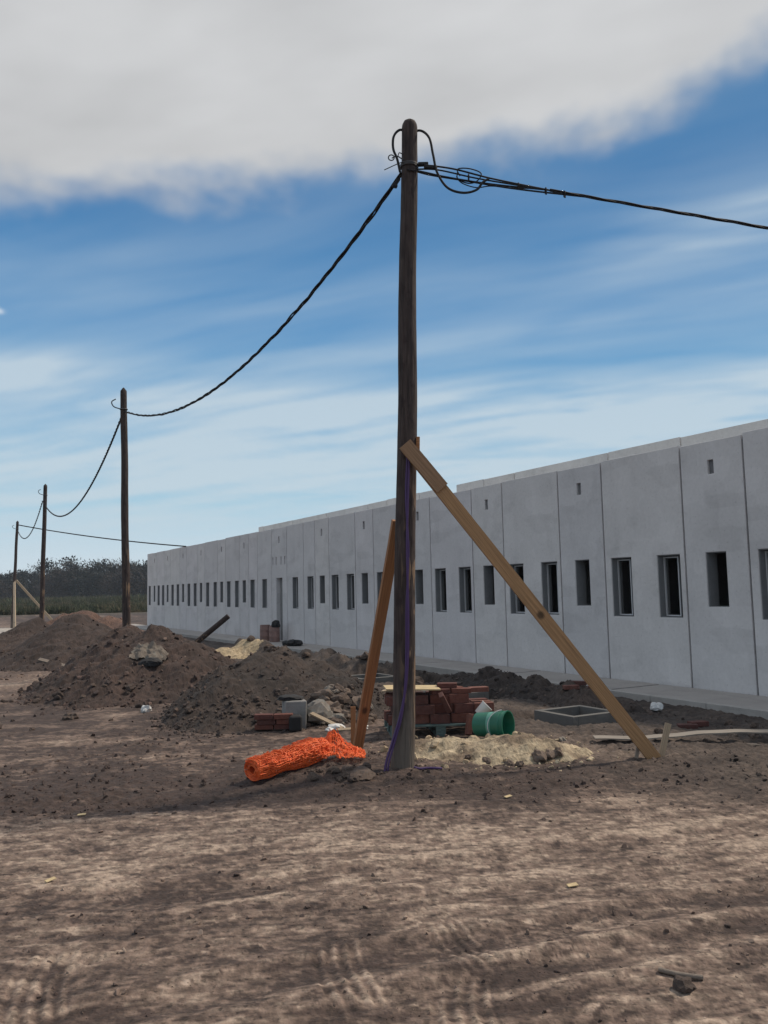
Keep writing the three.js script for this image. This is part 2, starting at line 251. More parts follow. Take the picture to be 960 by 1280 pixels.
function gcol(x, z, h) {
  const r = Math.hypot(x, z), [u, n] = un(x, z);
  const ca = Math.cos(0.34), sa = Math.sin(0.34), a = x * ca - z * sa, b = x * sa + z * ca;      // scraped along the ruts
  const big = fbm(x * 0.32 + 11, z * 0.42 + 5, 3), midn = fbm(x * 1.3, z * 1.6 + 3, 4), scr = fbm(a * 0.9, b * 6.5, 4), fine = r < 16 ? fbm(x * 8, z * 9, 3) : 0, fl = r < 9 ? fbm(a * 5, b * 30, 3) : 0;
  const wz = z + 0.12 * x + 0.25 * midn, flake = r < 15 ? ss(-0.03, 0.10, fbm(x * 2.0 + 0.5 * midn, wz * 7.5 + 2, 4)) - 0.5 : 0, flake2 = r < 10 ? ss(-0.03, 0.09, fbm(x * 5.5, wz * 19 + 2, 4)) - 0.5 : 0, flake3 = r < 6.5 ? ss(-0.05, 0.1, fbm(x * 15, wz * 42, 2)) - 0.5 : 0, spot = r < 11 ? ss(0.24, 0.36, fbm(x * 7 + 4, wz * 24, 3)) : 0;
  let pale = 0.44 + 0.7 * big + 0.6 * midn + 0.5 * scr + 0.35 * fine + 0.25 * fl + 0.36 * flake + 0.32 * flake2 + 0.2 * flake3 - 0.75 * spot;
  // the lay of the yard: churned dark soil before the mounds and round the pole, dry crust nearer
  const zb = z + 0.7 * fbm(x * 0.7 + 2, z * 0.5, 3);
  pale -= 0.62 * Math.exp(-(((zb + 7.35 + 0.10 * x) / 0.75) ** 2)) * (0.9 + 0.6 * fbm(x * 0.5, z * 0.9, 2));
  pale += 0.28 * Math.exp(-(((z + 5.6) / 0.75) ** 2)) * ss(-3.4, -1, x);
  pale -= 0.35 * Math.exp(-(((x + 2.0) / 0.9) ** 2 + ((z + 4.6) / 0.35) ** 2));
  pale += 0.65 * Math.exp(-(((x + 1.35) / 0.95) ** 2 + ((z + 8.75) / 0.28) ** 2)) + 0.6 * Math.exp(-(((x + 3.3) / 1.1) ** 2 + ((z + 9.7) / 0.25) ** 2)) + 0.5 * Math.exp(-(((x + 6.2) / 1.6) ** 2 + ((z + 15.9) / 0.8) ** 2));
  pale += 0.75 * Math.exp(-(((x - 2.35) / 0.75) ** 2 + ((z + 8.25) / 0.3) ** 2));
  pale -= 0.42 * Math.exp(-(((z + 7.5) / 0.8) ** 2)) * ss(0.5, 1.5, x) * (0.9 + 0.6 * fbm(x, z * 1.5, 2)) + 0.3 * ss(1.5, 2.6, x) * ss(-7.6, -8.6, z);
  pale -= 0.50 * ss(-6.2, -7.2, zb) * ss(-16, -13, z) * ss(0.6, -0.6, x + 0.5 * fbm(x, z, 2)) * (0.8 + 0.8 * fbm(x * 0.7 + 3, z * 0.7, 2));
  pale -= 0.5 * ss(6.4, 4.6, n) * ss(-9.2, -9.9, z);
  if (r < 9) {
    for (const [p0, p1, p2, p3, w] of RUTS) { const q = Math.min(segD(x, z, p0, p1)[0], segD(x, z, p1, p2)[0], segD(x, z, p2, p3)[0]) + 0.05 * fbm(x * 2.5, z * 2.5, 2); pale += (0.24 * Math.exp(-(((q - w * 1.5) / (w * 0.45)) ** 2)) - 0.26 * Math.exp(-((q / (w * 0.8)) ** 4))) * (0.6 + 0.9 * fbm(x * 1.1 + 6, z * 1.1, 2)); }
    for (const [ax, az, bx, bz, w] of TREADS) { const [s, m] = tread(x, z, ax, az, bx, bz, w); if (m > 0) pale += m * (0.12 + 0.26 * Math.sin(s / w * 3.14159 * 4.5)); }
  }
  let c = pale < 0.5 ? mix3(DARK, MID, ss(-0.15, 0.55, pale)) : mix3(MID, PALE, ss(0.45, 1.15, pale));
  c = mix3(c, mix3([0.050, 0.039, 0.035], [0.115, 0.090, 0.077], clamp(0.5 + 1.2 * fbm(x * 2.2, z * 2.2 + 6, 4))), clamp(ss(6.0, 3.8, n + 0.8 * fbm(x * 0.8, z * 0.8, 3)) * ss(42, 38, u) * 0.9 * ss(-13, -10, u)));
  if (z < -14) {
    let d = c;
    d = mix3(d, [0.52, 0.485, 0.45], ss(-15.2, -16.6, x) * ss(-34.5, -36, z) * ss(-47, -45, z));
    const gr = ss(72, 90, -z + 6 * fbm(x * 0.08, z * 0.08, 3) + 0.1 * Math.abs(x));
    d = mix3(d, mix3([0.055, 0.062, 0.036], [0.12, 0.10, 0.062], clamp(0.5 + fbm(x * 0.09, z * 0.03, 4))), gr);
    c = d;
  }
  const k = 1 + 0.30 * n2(x * 21, z * 26) + (r < 6 ? 0.2 * n2(x * 47, z * 55) : 0); return [c[0] * k, c[1] * k, c[2] * k];
}
{
  const ang = []; for (let i = 0; i <= 740; i++) ang.push((-43 + 86 * i / 740) * Math.PI / 180); for (let i = 1; i < 72; i++) ang.push((43 + 274 * i / 72) * Math.PI / 180);
  const rad = [1.1]; while (rad[rad.length - 1] < 62) rad.push(rad[rad.length - 1] * (rad[rad.length - 1] < 13 ? 1.0054 : 1.0085)); while (rad[rad.length - 1] < 1500) rad.push(rad[rad.length - 1] * 1.07);
  const na = ang.length, nr = rad.length, pos = new Float32Array((na * nr + 1) * 3), col = new Float32Array((na * nr + 1) * 3), uv = new Float32Array((na * nr + 1) * 2);
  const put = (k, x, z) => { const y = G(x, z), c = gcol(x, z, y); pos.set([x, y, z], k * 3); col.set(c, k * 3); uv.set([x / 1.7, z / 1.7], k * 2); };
  for (let i = 0; i < nr; i++) for (let j = 0; j < na; j++) put(i * na + j, rad[i] * Math.sin(ang[j]), -rad[i] * Math.cos(ang[j]));
  put(na * nr, 0, 0);
  const idx = []; for (let j = 0; j < na; j++) idx.push(na * nr, (j + 1) % na, j);
  for (let i = 0; i < nr - 1; i++) for (let j = 0; j < na; j++) { const k = (j + 1) % na, a = i * na + j, b = i * na + k, c = a + na, d = b + na; idx.push(a, b, c, b, d, c); }
  const g = new THREE.BufferGeometry(); g.setAttribute('position', new THREE.BufferAttribute(pos, 3)); g.setAttribute('color', new THREE.BufferAttribute(col, 3)); g.setAttribute('uv', new THREE.BufferAttribute(uv, 2)); g.setIndex(idx); g.computeVertexNormals();
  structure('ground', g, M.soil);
}

// ------------------------------------------------------------------ the long concrete building
const b0 = thing('concrete_building', 'long unfinished grey precast concrete building with rows of narrow window openings', 'building', [ORG[0], 0, ORG[1]]);
b0.rotation.y = -(Math.PI / 2 - TH);                    // local x = -u, local z = outward
const TH_W = 0.26, TOP = 3.87, FOOT = -0.12;
const KINDS = [[-8.80, 'N'], [-7.65, 'W'], [-5.89, 'N'], [-4.74, 'W'], [-2.98, 'N'], [-1.83, 'W'], [-0.05, 'N'], [1.13, 'W'], [2.93, 'N'], [4.11, 'W'], [5.88, 'N'], [7.01, 'W'], [8.76, 'N'], [9.91, 'W'], [11.67, 'N'], [12.76, 'W'], [14.51, 'N'], [15.54, 'S', 0.42], [16.44, 'S', 0.5], [17.84, 'D'], [19.24, 'S', 0.5], [20.66, 'S', 0.57], [21.60, 'N'], [22.62, 'W'], [24.34, 'N'], [25.37, 'W'], [27.17, 'N'], [28.32, 'W'], [30.06, 'N'], [31.22, 'W'], [32.92, 'N'], [34.03, 'W'], [35.67, 'N'], [36.67, 'S', 0.5], [37.78, '']];
const rectPath = (x0, x1, y0, y1) => { const p = new THREE.Path(); p.moveTo(x0, y0); p.lineTo(x0, y1); p.lineTo(x1, y1); p.lineTo(x1, y0); p.closePath(); return p; };
const RP = rng(77);
for (let i = 0; i < KINDS.length - 1; i++) {
  const [u0, kind, at] = KINDS[i], u1 = KINDS[i + 1][0], g = 0.016, x0 = -u1 + g, x1 = -u0 - g, top = TOP + (RP() - 0.5) * 0.035;
  const s = new THREE.Shape(); s.moveTo(x0, FOOT); s.lineTo(x1, FOOT); s.lineTo(x1, top); s.lineTo(x0, top); s.closePath();
  const wins = [], holes = [], w = u1 - u0;
  if (kind === 'W') { const e = 0.105 * w / 1.78; wins.push([-u1 + e + 0.05, 0.48, 1.09, 2.12, 1], [-u0 - e - 0.48, 0.48, 1.09, 2.12, 1]); }
  if (kind === 'N') wins.push([-(u0 + u1) / 2 - 0.19, 0.38, 1.27, 2.12, 0]);
  if (kind === 'S') wins.push([-(u0 + w * at) - 0.24, 0.48, 1.09, 2.12, 1]);
  if (kind === 'D') { wins.push([-(u0 + u1) / 2 - 0.27, 0.56, -0.01, 2.13, 2]); for (const f of [0.08, 0.30, 0.62, 0.86]) holes.push([-u1 + f * w - 0.03, 0.085, 2.58, 2.86]); }
  if (kind === 'N' || kind === 'D') holes.push([-(u0 + u1) / 2 - 0.055, 0.11, 3.34, 3.56]);
  for (const [x, ww, ya, yb] of wins) s.holes.push(rectPath(x, x + ww, ya, yb));
  for (const [x, ww, ya, yb] of holes) s.holes.push(rectPath(x, x + ww, ya, yb));
  let geo = new THREE.ExtrudeGeometry(s, { depth: TH_W - 0.012, bevelEnabled: true, bevelThickness: 0.006, bevelSize: 0.006, bevelOffset: -0.006, bevelSegments: 1 }); geo.translate(0, 0, -TH_W + 0.006);
  geo = boxUV(geo, 0.28, RP(), RP()); geo.computeVertexNormals();
  const p = part('wall_panel', geo, M.panels[Math.floor(RP() * 4)], b0);
  for (const [x, ww, ya, yb, f] of wins) {
    if (f < 2) part('added_jamb_shade', merge([box(0.012, yb - ya, 0.225, x + 0.006, (ya + yb) / 2, -0.1325), box(0.012, yb - ya, 0.225, x + ww - 0.006, (ya + yb) / 2, -0.1325), box(ww - 0.024, 0.012, 0.223, x + ww / 2, yb - 0.006, -0.1325), box(ww - 0.024, 0.012, 0.223, x + ww / 2, ya + 0.006, -0.1325)].map((q) => boxUV(q, 0.5))), M.jambShade, p);  // thin boards added round each opening, coloured dark to imitate recess shade
    if (f === 1) { const d = -0.15, t = 0.02, xa = x + 0.022, xb = x + ww - 0.16, ya2 = ya + 0.02, yb2 = yb - 0.03; part('window_frame', merge([box(t, yb2 - ya2, 0.03, xb, (ya2 + yb2) / 2, d), box(t, yb2 - ya2, 0.03, xa + 0.005, (ya2 + yb2) / 2, d), box(xb - xa - t, t, 0.028, (xa + xb) / 2, yb2 - t / 2, d), box(xb - xa - t, t, 0.028, (xa + xb) / 2, ya2 + t / 2, d)]), M.frame, p); }
    if (f === 2) { const dl = part('door_leaf', boxUV(box(ww - 0.012, yb - ya - 0.03, 0.04, x + ww / 2, (ya + yb) / 2 - 0.005, -0.17, 0.004), 0.4), M.door, p); void dl; }
  }
  for (const [x, ww, ya, yb] of holes) part('vent', box(ww - 0.008, yb - ya - 0.008, 0.03, x + ww / 2, (ya + yb) / 2, -0.06), M.vent, p);
  part('joint', box(0.05, TOP - FOOT - 0.06, 0.12, -u0, (TOP + FOOT) / 2 - 0.02, -0.035 - 0.066), M.joint, b0);
}
{ // shell behind the facade: roof, floor, back and end walls, and the set-back upstand row
  const x0 = -37.78, x1 = 8.80, L = x1 - x0, cx = (x0 + x1) / 2;
  part('roof_slab', boxUV(box(L, 0.18, 6.6, cx, 3.35, -TH_W - 3.31), 0.3), M.slab, b0);
  part('floor_slab', boxUV(box(L, 0.1, 6.6, cx, -0.06, -TH_W - 3.31), 0.3), M.inner, b0);
  part('back_wall', boxUV(box(L, 4.0, 0.2, cx, 1.85, -TH_W - 6.72), 0.3), M.panels[1], b0);
  part('end_wall', boxUV(box(0.2, 3.9, 6.58, x0 + 0.1, 1.82, -TH_W - 3.305), 0.3), M.panels[2], b0);
  part('end_wall', boxUV(box(0.2, 3.9, 6.58, x1 - 0.1, 1.82, -TH_W - 3.305), 0.3), M.panels[0], b0);
  for (let u = -7.65; u < 37; u += 5.9) part('partition_wall', boxUV(box(0.12, 3.26, 6.4, -u, 1.63, -TH_W - 3.3), 0.3), M.inner, b0);
  let u = -8.7; const RQ = rng(5);
  while (u < 22.6) { const w = [1.76, 1.16, 2.9][Math.floor(RQ() * 3)], e = Math.min(22.66, u + w); const mid = (u + e) / 2; if (!(u < 9.38 && e > 8.76)) { const t = 4.2 + (RQ() - 0.5) * 0.03; part('parapet_panel', boxUV(box(e - u - 0.03, t - 3.43, 0.14, -mid, (t + 3.43) / 2, -0.87, 0.006), 0.28, RQ(), RQ()), M.parapet[Math.floor(RQ() * 3)], b0); } else { const t = 4.2; if (8.76 - u > 0.2) part('parapet_panel', boxUV(box(8.76 - u - 0.03, t - 3.43, 0.14, -(u + 8.76) / 2, (t + 3.43) / 2, -0.87, 0.006), 0.28, RQ(), RQ()), M.parapet[0], b0); if (e - 9.38 > 0.2) part('parapet_panel', boxUV(box(e - 9.38 - 0.03, t - 3.43, 0.14, -(e + 9.38) / 2, (t + 3.43) / 2, -0.87, 0.006), 0.28, RQ(), RQ()), M.parapet[1], b0); } u = e; }
}
{ // paved strip along the facade: bays with an upstanding lip
  const gs = structure('sidewalk', (() => { const l = []; for (let i = 0; i < 16; i++) { const L = 2.94; l.push(boxUV(box(L - 0.012, 0.22, 1.19, 7.2 - i * 3 - L / 2, -0.115 + 0.004 * n2(i * 1.7, 3), 0.605, 0.006), 0.3, i * 0.37, i * 0.21)); } return merge(l); })(), M.slab);
  gs.position.set(ORG[0], 0, ORG[1]); gs.rotation.y = b0.rotation.y;
  const cs = structure('curb', (() => { const l = []; for (let i = 0; i < 47; i++) { const L = 1.0; l.push(boxUV(box(L - 0.008, 0.24, 0.09, 7.2 - i - L / 2, -0.11 + 0.006 * n2(i * 2.3, 1), 1.25 + 0.006 * n2(i, 4), 0.012), 0.5, i * 0.3, i * 0.17)); } return merge(l); })(), M.curb);
  cs.position.set(ORG[0], 0, ORG[1]); cs.rotation.y = b0.rotation.y;
}

// ------------------------------------------------------------------ dirt mounds
const MOUNDS = [];
function mound(name, label, category, peaks, o) {
  const sx = o.sx || 0.55, sz = o.sz || 0.42, amp = o.amp ?? 0.12, sd = o.seed || 0;
  const H = (x, z) => { let m = 0; const k = o.k || 9; for (const [px, py, pz, q = 1] of peaks) { const wx = x + 0.22 * fbm(x * 0.8 + sd, z * 0.8, 2), wz = z + 0.22 * fbm(x * 0.8 + 5, z * 0.8 + sd, 2); const d = Math.sqrt(((wx - px) * sx * q) ** 2 + ((wz - pz) * sz * q) ** 2 + 0.006) - 0.07; m += Math.exp(k * (py - d)); } let h = Math.log(m) / k; const e = ss(-0.05, 0.35, h); h += e * (amp * fbm(x * 1.5 + sd, z * 1.5, 4) + amp * 0.62 * ridged(x * 3.0 + sd, z * 3.0, 4) - amp * 0.45) + (o.rough || 0.03) * fbm(x * 9, z * 9 + sd, 3); return h; };
  const xs = peaks.map((p) => p[0]), zs = peaks.map((p) => p[2]), hm = Math.max(...peaks.map((p) => p[1])), ex = hm / sx + 0.5, ez = hm / sz + 0.5;
  const X0 = Math.min(...xs) - ex, X1 = Math.max(...xs) + ex, Z0 = Math.min(...zs) - ez, Z1 = Math.max(...zs) + ez, st = o.step || 0.045;
  const nx = Math.ceil((X1 - X0) / st), nz = Math.ceil((Z1 - Z0) / st), bx = (X0 + X1) / 2, bz = (Z0 + Z1) / 2, by = 0;
  const pos = new Float32Array((nx + 1) * (nz + 1) * 3), col = new Float32Array(pos.length), uv = new Float32Array((nx + 1) * (nz + 1) * 2), hv = new Float32Array((nx + 1) * (nz + 1));
  for (let j = 0; j <= nz; j++) for (let i = 0; i <= nx; i++) {
    const k = j * (nx + 1) + i, x = X0 + i * st, z = Z0 + j * st, h = H(x, z), y = Math.max(h, -0.12); hv[k] = h;
    pos.set([x - bx, G(x, z) + y - by, z - bz], k * 3); uv.set([x / 1.7 + y * 0.3, z / 1.7 + y * 0.4], k * 2);
    const t = o.con ? clamp(0.72 + o.con * fbm(x * 2.2 + sd, z * 2.8, 4)) : clamp(0.5 + 1.1 * fbm(x * 0.9 + sd, z * 0.9, 3)), f = 1 + 0.5 * fbm(x * 7 + sd, z * 7 + y * 5, 3), c = mix3(o.c0, o.c1, t); col.set(c.map((v) => v * f), k * 3);
  }
  const idx = []; for (let j = 0; j < nz; j++) for (let i = 0; i < nx; i++) { const a = j * (nx + 1) + i, b = a + 1, c = a + nx + 1, d = c + 1; if (Math.max(hv[a], hv[b], hv[c], hv[d]) < -0.06) continue; idx.push(a, c, b, b, c, d); }
  let g = new THREE.BufferGeometry(); g.setAttribute('position', new THREE.BufferAttribute(pos, 3)); g.setAttribute('color', new THREE.BufferAttribute(col, 3)); g.setAttribute('uv', new THREE.BufferAttribute(uv, 2)); g.setIndex(idx); g.computeVertexNormals();
  const t = thing(name, label, category, [bx, by, bz], o.group);
  part('heap', g, M.soil, t);
  MOUNDS.push({ H, X0, X1, Z0, Z1, t, bx, bz });
  if (o.clods) {
    const R = rng(100 + sd * 7), im = new THREE.InstancedMesh(smallLumps[sd % 3], M.crumb, o.clods), C0 = o.clodCol ? o.clodCol[0] : o.c0, C1 = o.clodCol ? o.clodCol[1] : o.c1, q = new THREE.Object3D(), cc = new THREE.Color(); let n = 0, tries = 0;
    while (n < o.clods && tries++ < o.clods * 60) { const x = mix(X0, X1, R()), z = mix(Z0, Z1, R()), h = H(x, z); if (h < -0.10 || (h > 0.35 && R() > 0.4)) continue; const s = 0.008 + 0.045 * R() ** 7; q.position.set(x - bx, G(x, z) + Math.max(0, h) + s * 0.12 - by, z - bz); q.rotation.set(R() * 6, R() * 6, R() * 6); q.scale.setScalar(s); q.updateMatrix(); im.setMatrixAt(n, q.matrix); const v = 1.0 + 0.9 * R(), m3 = mix3(C0, C1, R()); im.setColorAt(n, cc.setRGB(m3[0] * v, m3[1] * v, m3[2] * v)); n++; }
    im.count = n; im.name = 'loose_clods'; im.userData = { kind: 'stuff' }; cast(im); t.add(im);
  }
  return t;
}
const surf = (x, z) => { let h = 0; for (const m of MOUNDS) if (x > m.X0 && x < m.X1 && z > m.Z0 && z < m.Z1) h = Math.max(h, m.H(x, z)); return G(x, z) + h; };
const BR0 = [0.040, 0.029, 0.027], BR1 = [0.086, 0.056, 0.047], GR0 = [0.030, 0.025, 0.024], GR1 = [0.070, 0.050, 0.042];
mound('dirt_mound', 'dark grey-brown dirt mound with rubble down its side, behind the orange mesh', 'dirt mound', [[-1.55, 0.74, -12.6], [-1.95, 0.74, -12.4], [-1.0, 0.60, -12.5], [-2.35, 0.55, -12.0], [-0.6, 0.38, -11.9]], { sx: 0.76, sz: 0.37, seed: 1, amp: 0.11, c0: GR0, c1: GR1, clods: 3000, rough: 0.055 });
mound('dirt_mound', 'reddish-brown dirt mound with a torn sack on it, below a utility pole', 'dirt mound', [[-4.98, 1.08, -16.0], [-4.25, 1.08, -15.5], [-3.6, 0.86, -15.0], [-3.15, 0.60, -14.8], [-4.6, 0.62, -14.4]], { sx: 0.72, sz: 0.41, seed: 2, amp: 0.12, c0: BR0, c1: BR1, clods: 2200, rough: 0.065 });
mound('dirt_mound', 'broad dark dirt mound between two utility poles', 'dirt mound', [[-9.85, 1.05, -23], [-8.2, 1.20, -22], [-7.3, 0.80, -21.2], [-11.1, 0.5, -24]], { sx: 0.66, sz: 0.40, seed: 3, amp: 0.15, c0: BR0, c1: [0.08, 0.057, 0.05], clods: 1400, rough: 0.05, step: 0.07 });
mound('dirt_mound', 'low reddish dirt heap beyond the broad dark mound', 'dirt mound', [[-11.7, 1.15, -32], [-10.2, 0.98, -30.4], [-12.6, 1.0, -32.4], [-9.3, 0.7, -29.6]], { sx: 0.6, sz: 0.5, seed: 4, amp: 0.16, c0: [0.12, 0.07, 0.055], c1: [0.20, 0.125, 0.10], step: 0.11, clods: 300 });
mound('dirt_mound', 'long low ridge of dark spoil between the concrete chambers and the paved strip', 'dirt mound', [[0.3, 0.10], [0.9, 0.24], [1.5, 0.32], [2.2, 0.30], [2.9, 0.36], [3.6, 0.33], [4.3, 0.30]].map(([u, h], i) => { const [x, z] = xz(u, 2.25 + 0.15 * Math.sin(i * 2.1)); return [x, h, z]; }), { sx: 0.75, sz: 0.75, seed: 8, amp: 0.16, c0: GR0, c1: [0.085, 0.062, 0.052], clods: 700, rough: 0.05 });
const SAND0 = [0.42, 0.335, 0.215], SAND1 = [0.46, 0.385, 0.275];
mound('sand_pile', 'low pile of yellow sand with earth lumps, under the green bucket', 'sand pile', [[0.62, 0.10, -8.60], [1.02, 0.12, -8.45], [1.32, 0.16, -8.42], [1.55, 0.10, -8.35], [0.42, 0.07, -8.74]], { sx: 0.36, sz: 0.40, seed: 5, amp: 0.05, c0: [0.21, 0.16, 0.115], c1: SAND1, con: 2.6, step: 0.022, k: 22, rough: 0.045, clods: 140, clodCol: [[0.30, 0.235, 0.16], [0.5, 0.41, 0.28]] });
mound('sand_pile', 'small pile of yellow sand by the paved strip, behind the dirt mounds', 'sand pile', [[-4.3, 0.20, -21.6], [-3.9, 0.14, -21.8], [-3.6, 0.02, -22.2]], { sx: 0.42, sz: 0.28, seed: 6, amp: 0.06, c0: [0.38, 0.30, 0.185], c1: [0.48, 0.39, 0.265], step: 0.06 });

// ------------------------------------------------------------------ utility poles
function poleShaft(h, r0, r1, seed, ns = 220, nr = 40) {
  const pos = [], uv = [], idx = [];
  for (let j = 0; j <= ns; j++) { const t = j / ns, y = -0.4 + (h + 0.4) * t; let r = mix(r0, r1, clamp((y) / h)); const cap = clamp((h - y) / 0.09); if (cap < 1) r *= Math.sqrt(1 - (1 - cap) ** 2 * 0.97);
    for (let i = 0; i <= nr; i++) { const a = i / nr * Math.PI * 2, c = Math.cos(a), s = Math.sin(a); const k = 1 + 0.035 * n2(c * 1.2 + seed, y * 1.4 + s * 1.2) + 0.045 * fbm(c * 3 + seed, s * 3 + y * 2.2, 3) + 0.03 * n2(c * 7 + y * 0.4, s * 7 + seed); const ox = 0.02 * n2(y * 0.5, seed) , oz = 0.02 * n2(y * 0.5, seed + 9); pos.push(c * r * k + ox, y, s * r * k + oz); uv.push(i / nr, clamp(y / 6.2, -0.02, 1)); } }
  for (let j = 0; j < ns; j++) for (let i = 0; i < nr; i++) { const a = j * (nr + 1) + i, b = a + 1, c = a + nr + 1, d = c + 1; idx.push(a, c, b, b, c, d); }
  const top = pos.length / 3; pos.push(0, h + 0.003, 0); uv.push(0.5, 1); for (let i = 0; i < nr; i++) idx.push(top, ns * (nr + 1) + i + 1, ns * (nr + 1) + i);
  const g = new THREE.BufferGeometry(); g.setAttribute('position', new THREE.Float32BufferAttribute(pos, 3)); g.setAttribute('uv', new THREE.Float32BufferAttribute(uv, 2)); g.setIndex(idx); g.computeVertexNormals(); return g;
}
const ring = (r, t, y) => { const g = new THREE.TorusGeometry(r, t, 6, 28); g.rotateX(Math.PI / 2); g.translate(0, y, 0); return g; };
const P1 = V(0.115, 0, -7.62), P1T = V(0.335, 6.20, -7.62);
const lean1 = (y) => P1.x + (P1T.x - P1.x) * y / 6.2;
{
  const t = thing('utility_pole', 'tall brown timber utility pole held by two slanting braces', 'utility pole', [P1.x, 0, P1.z]);
  t.rotation.z = -Math.atan((P1T.x - P1.x) / 6.2);
  part('shaft', poleShaft(6.2, 0.106, 0.076, 1), M.pole, t);
  part('wire_band', merge([ring(0.084, 0.006, 5.72), ring(0.085, 0.005, 5.731), ring(0.084, 0.006, 5.709)]), M.wire, t);
  part('eye_hook', merge([tube([[-0.06, 5.76, 0.05], [-0.12, 5.79, 0.06], [-0.17, 5.77, 0.06]], 0.006, 10), new THREE.TorusGeometry(0.028, 0.006, 6, 16).translate(-0.175, 5.775, 0.06), tube([[-0.05, 5.74, 0.06], [-0.12, 5.70, 0.08], [-0.24, 5.63, 0.10]], 0.0045, 10), tube([[-0.06, 5.82, 0.04], [-0.10, 5.83, 0.05], [-0.11, 5.80, 0.05]], 0.005, 10)]), M.wire, t);
  part('cleat', boxUV(box(0.035, 0.17, 0.07, 0.108, 2.98, 0.03, 0.006), 2), M.pineDark, t);
}
const sway = [['utility_pole', 'dark timber utility pole rising behind the reddish mound with the sack', -5.42, -17.0, 6.0, 0.02, 0.085], ['utility_pole', 'dark timber utility pole standing behind the broad dark mound', -12.9, -31.2, 5.95, -0.012, 0.09], ['utility_pole', 'slim timber utility pole with two pale braces at its foot', -20.33, -45.5, 5.9, -0.03, 0.09]];
sway.forEach(([n, l, x, z, h, lean, r], i) => {
  const y = G(x, z), t = thing(n, l, 'utility pole', [x + lean * h, y, z]); t.rotation.z = lean; 
  part('shaft', poleShaft(h - y, r, r * 0.78, 20 + i * 7, 90, 20), M.pole, t);
  part('wire_band', ring(r * 0.86, 0.012, h - 0.45), M.wire, t);
  part('eye_hook', tube([[-0.05, h - 0.45, 0.05], [-0.18, h - 0.4, 0.1], [-0.22, h - 0.3, 0.1], [-0.14, h - 0.24, 0.08]], 0.012, 14), M.wire, t);
});

// ------------------------------------------------------------------ cables
function span(a, b, sag, n = 60) { const l = []; for (let i = 0; i <= n; i++) { const s = i / n; const p = a.clone().lerp(b, s); p.y -= 4 * sag * s * (1 - s); l.push(p); } return l; }
function twisted(pts, r, pitch, strands = 3, wob = 0) {
  const c = new THREE.CatmullRomCurve3(pts), L = c.getLength(), n = Math.ceil(L / pitch * 10), out = [];
  for (let s = 0; s < strands; s++) { const q = []; for (let i = 0; i <= n; i++) { const t = i / n, p = c.getPointAt(t), d = c.getTangentAt(t), e1 = V(0, 1, 0).cross(d).normalize(), e2 = d.clone().cross(e1), a = t * L / pitch * 6.283 + s * 6.283 / strands; p.addScaledVector(e1, Math.cos(a) * r * 0.75).addScaledVector(e2, Math.sin(a) * r * 0.75 + wob * n2(t * L * 2.5, s)); q.push(p); } out.push(new THREE.TubeGeometry(new THREE.CatmullRomCurve3(q), n * 2, r * 0.62, 5)); }
  return merge(out);
}
const T1 = V(0.243, 5.64, -7.6), T2 = V(-5.41, 5.50, -17.0), T3 = V(-12.88, 5.10, -31.2), T3b = V(-13.0, 5.30, -31.2), T4 = V(-20.32, 5.40, -45.5), T4b = V(-20.32, 5.67, -45.5);
const T1r = V(0.39, 5.685, -7.6), RF = V(-9.32, 3.87, -38.58), RE = V(8.69, 4.21, -8.02);
solo('power_cable', twisted(span(T1, T2, 0.86), 0.016, 0.95, 3, 0.012), M.black, 'thick black twisted cable sagging between the braced pole and the next pole', 'cable', 'cables between the poles');
solo('power_cable', twisted(span(T2, T3, 1.12), 0.018, 0.5, 3), M.black, 'black cable hanging deeply between the two poles by the broad dark mound', 'cable', 'cables between the poles');
solo('power_cable', twisted(span(T3b, T4, 0.9), 0.02, 0.7, 2), M.black, 'short looking black cable hanging to the slim pole with pale braces', 'cable', 'cables between the poles');
solo('power_cable', new THREE.TubeGeometry(new THREE.CatmullRomCurve3(span(T4b, RF, 0.12, 20)), 60, 0.028, 6), M.black, 'taut black cable from the slim braced pole to the roof edge of the building', 'cable', 'cables to the building');
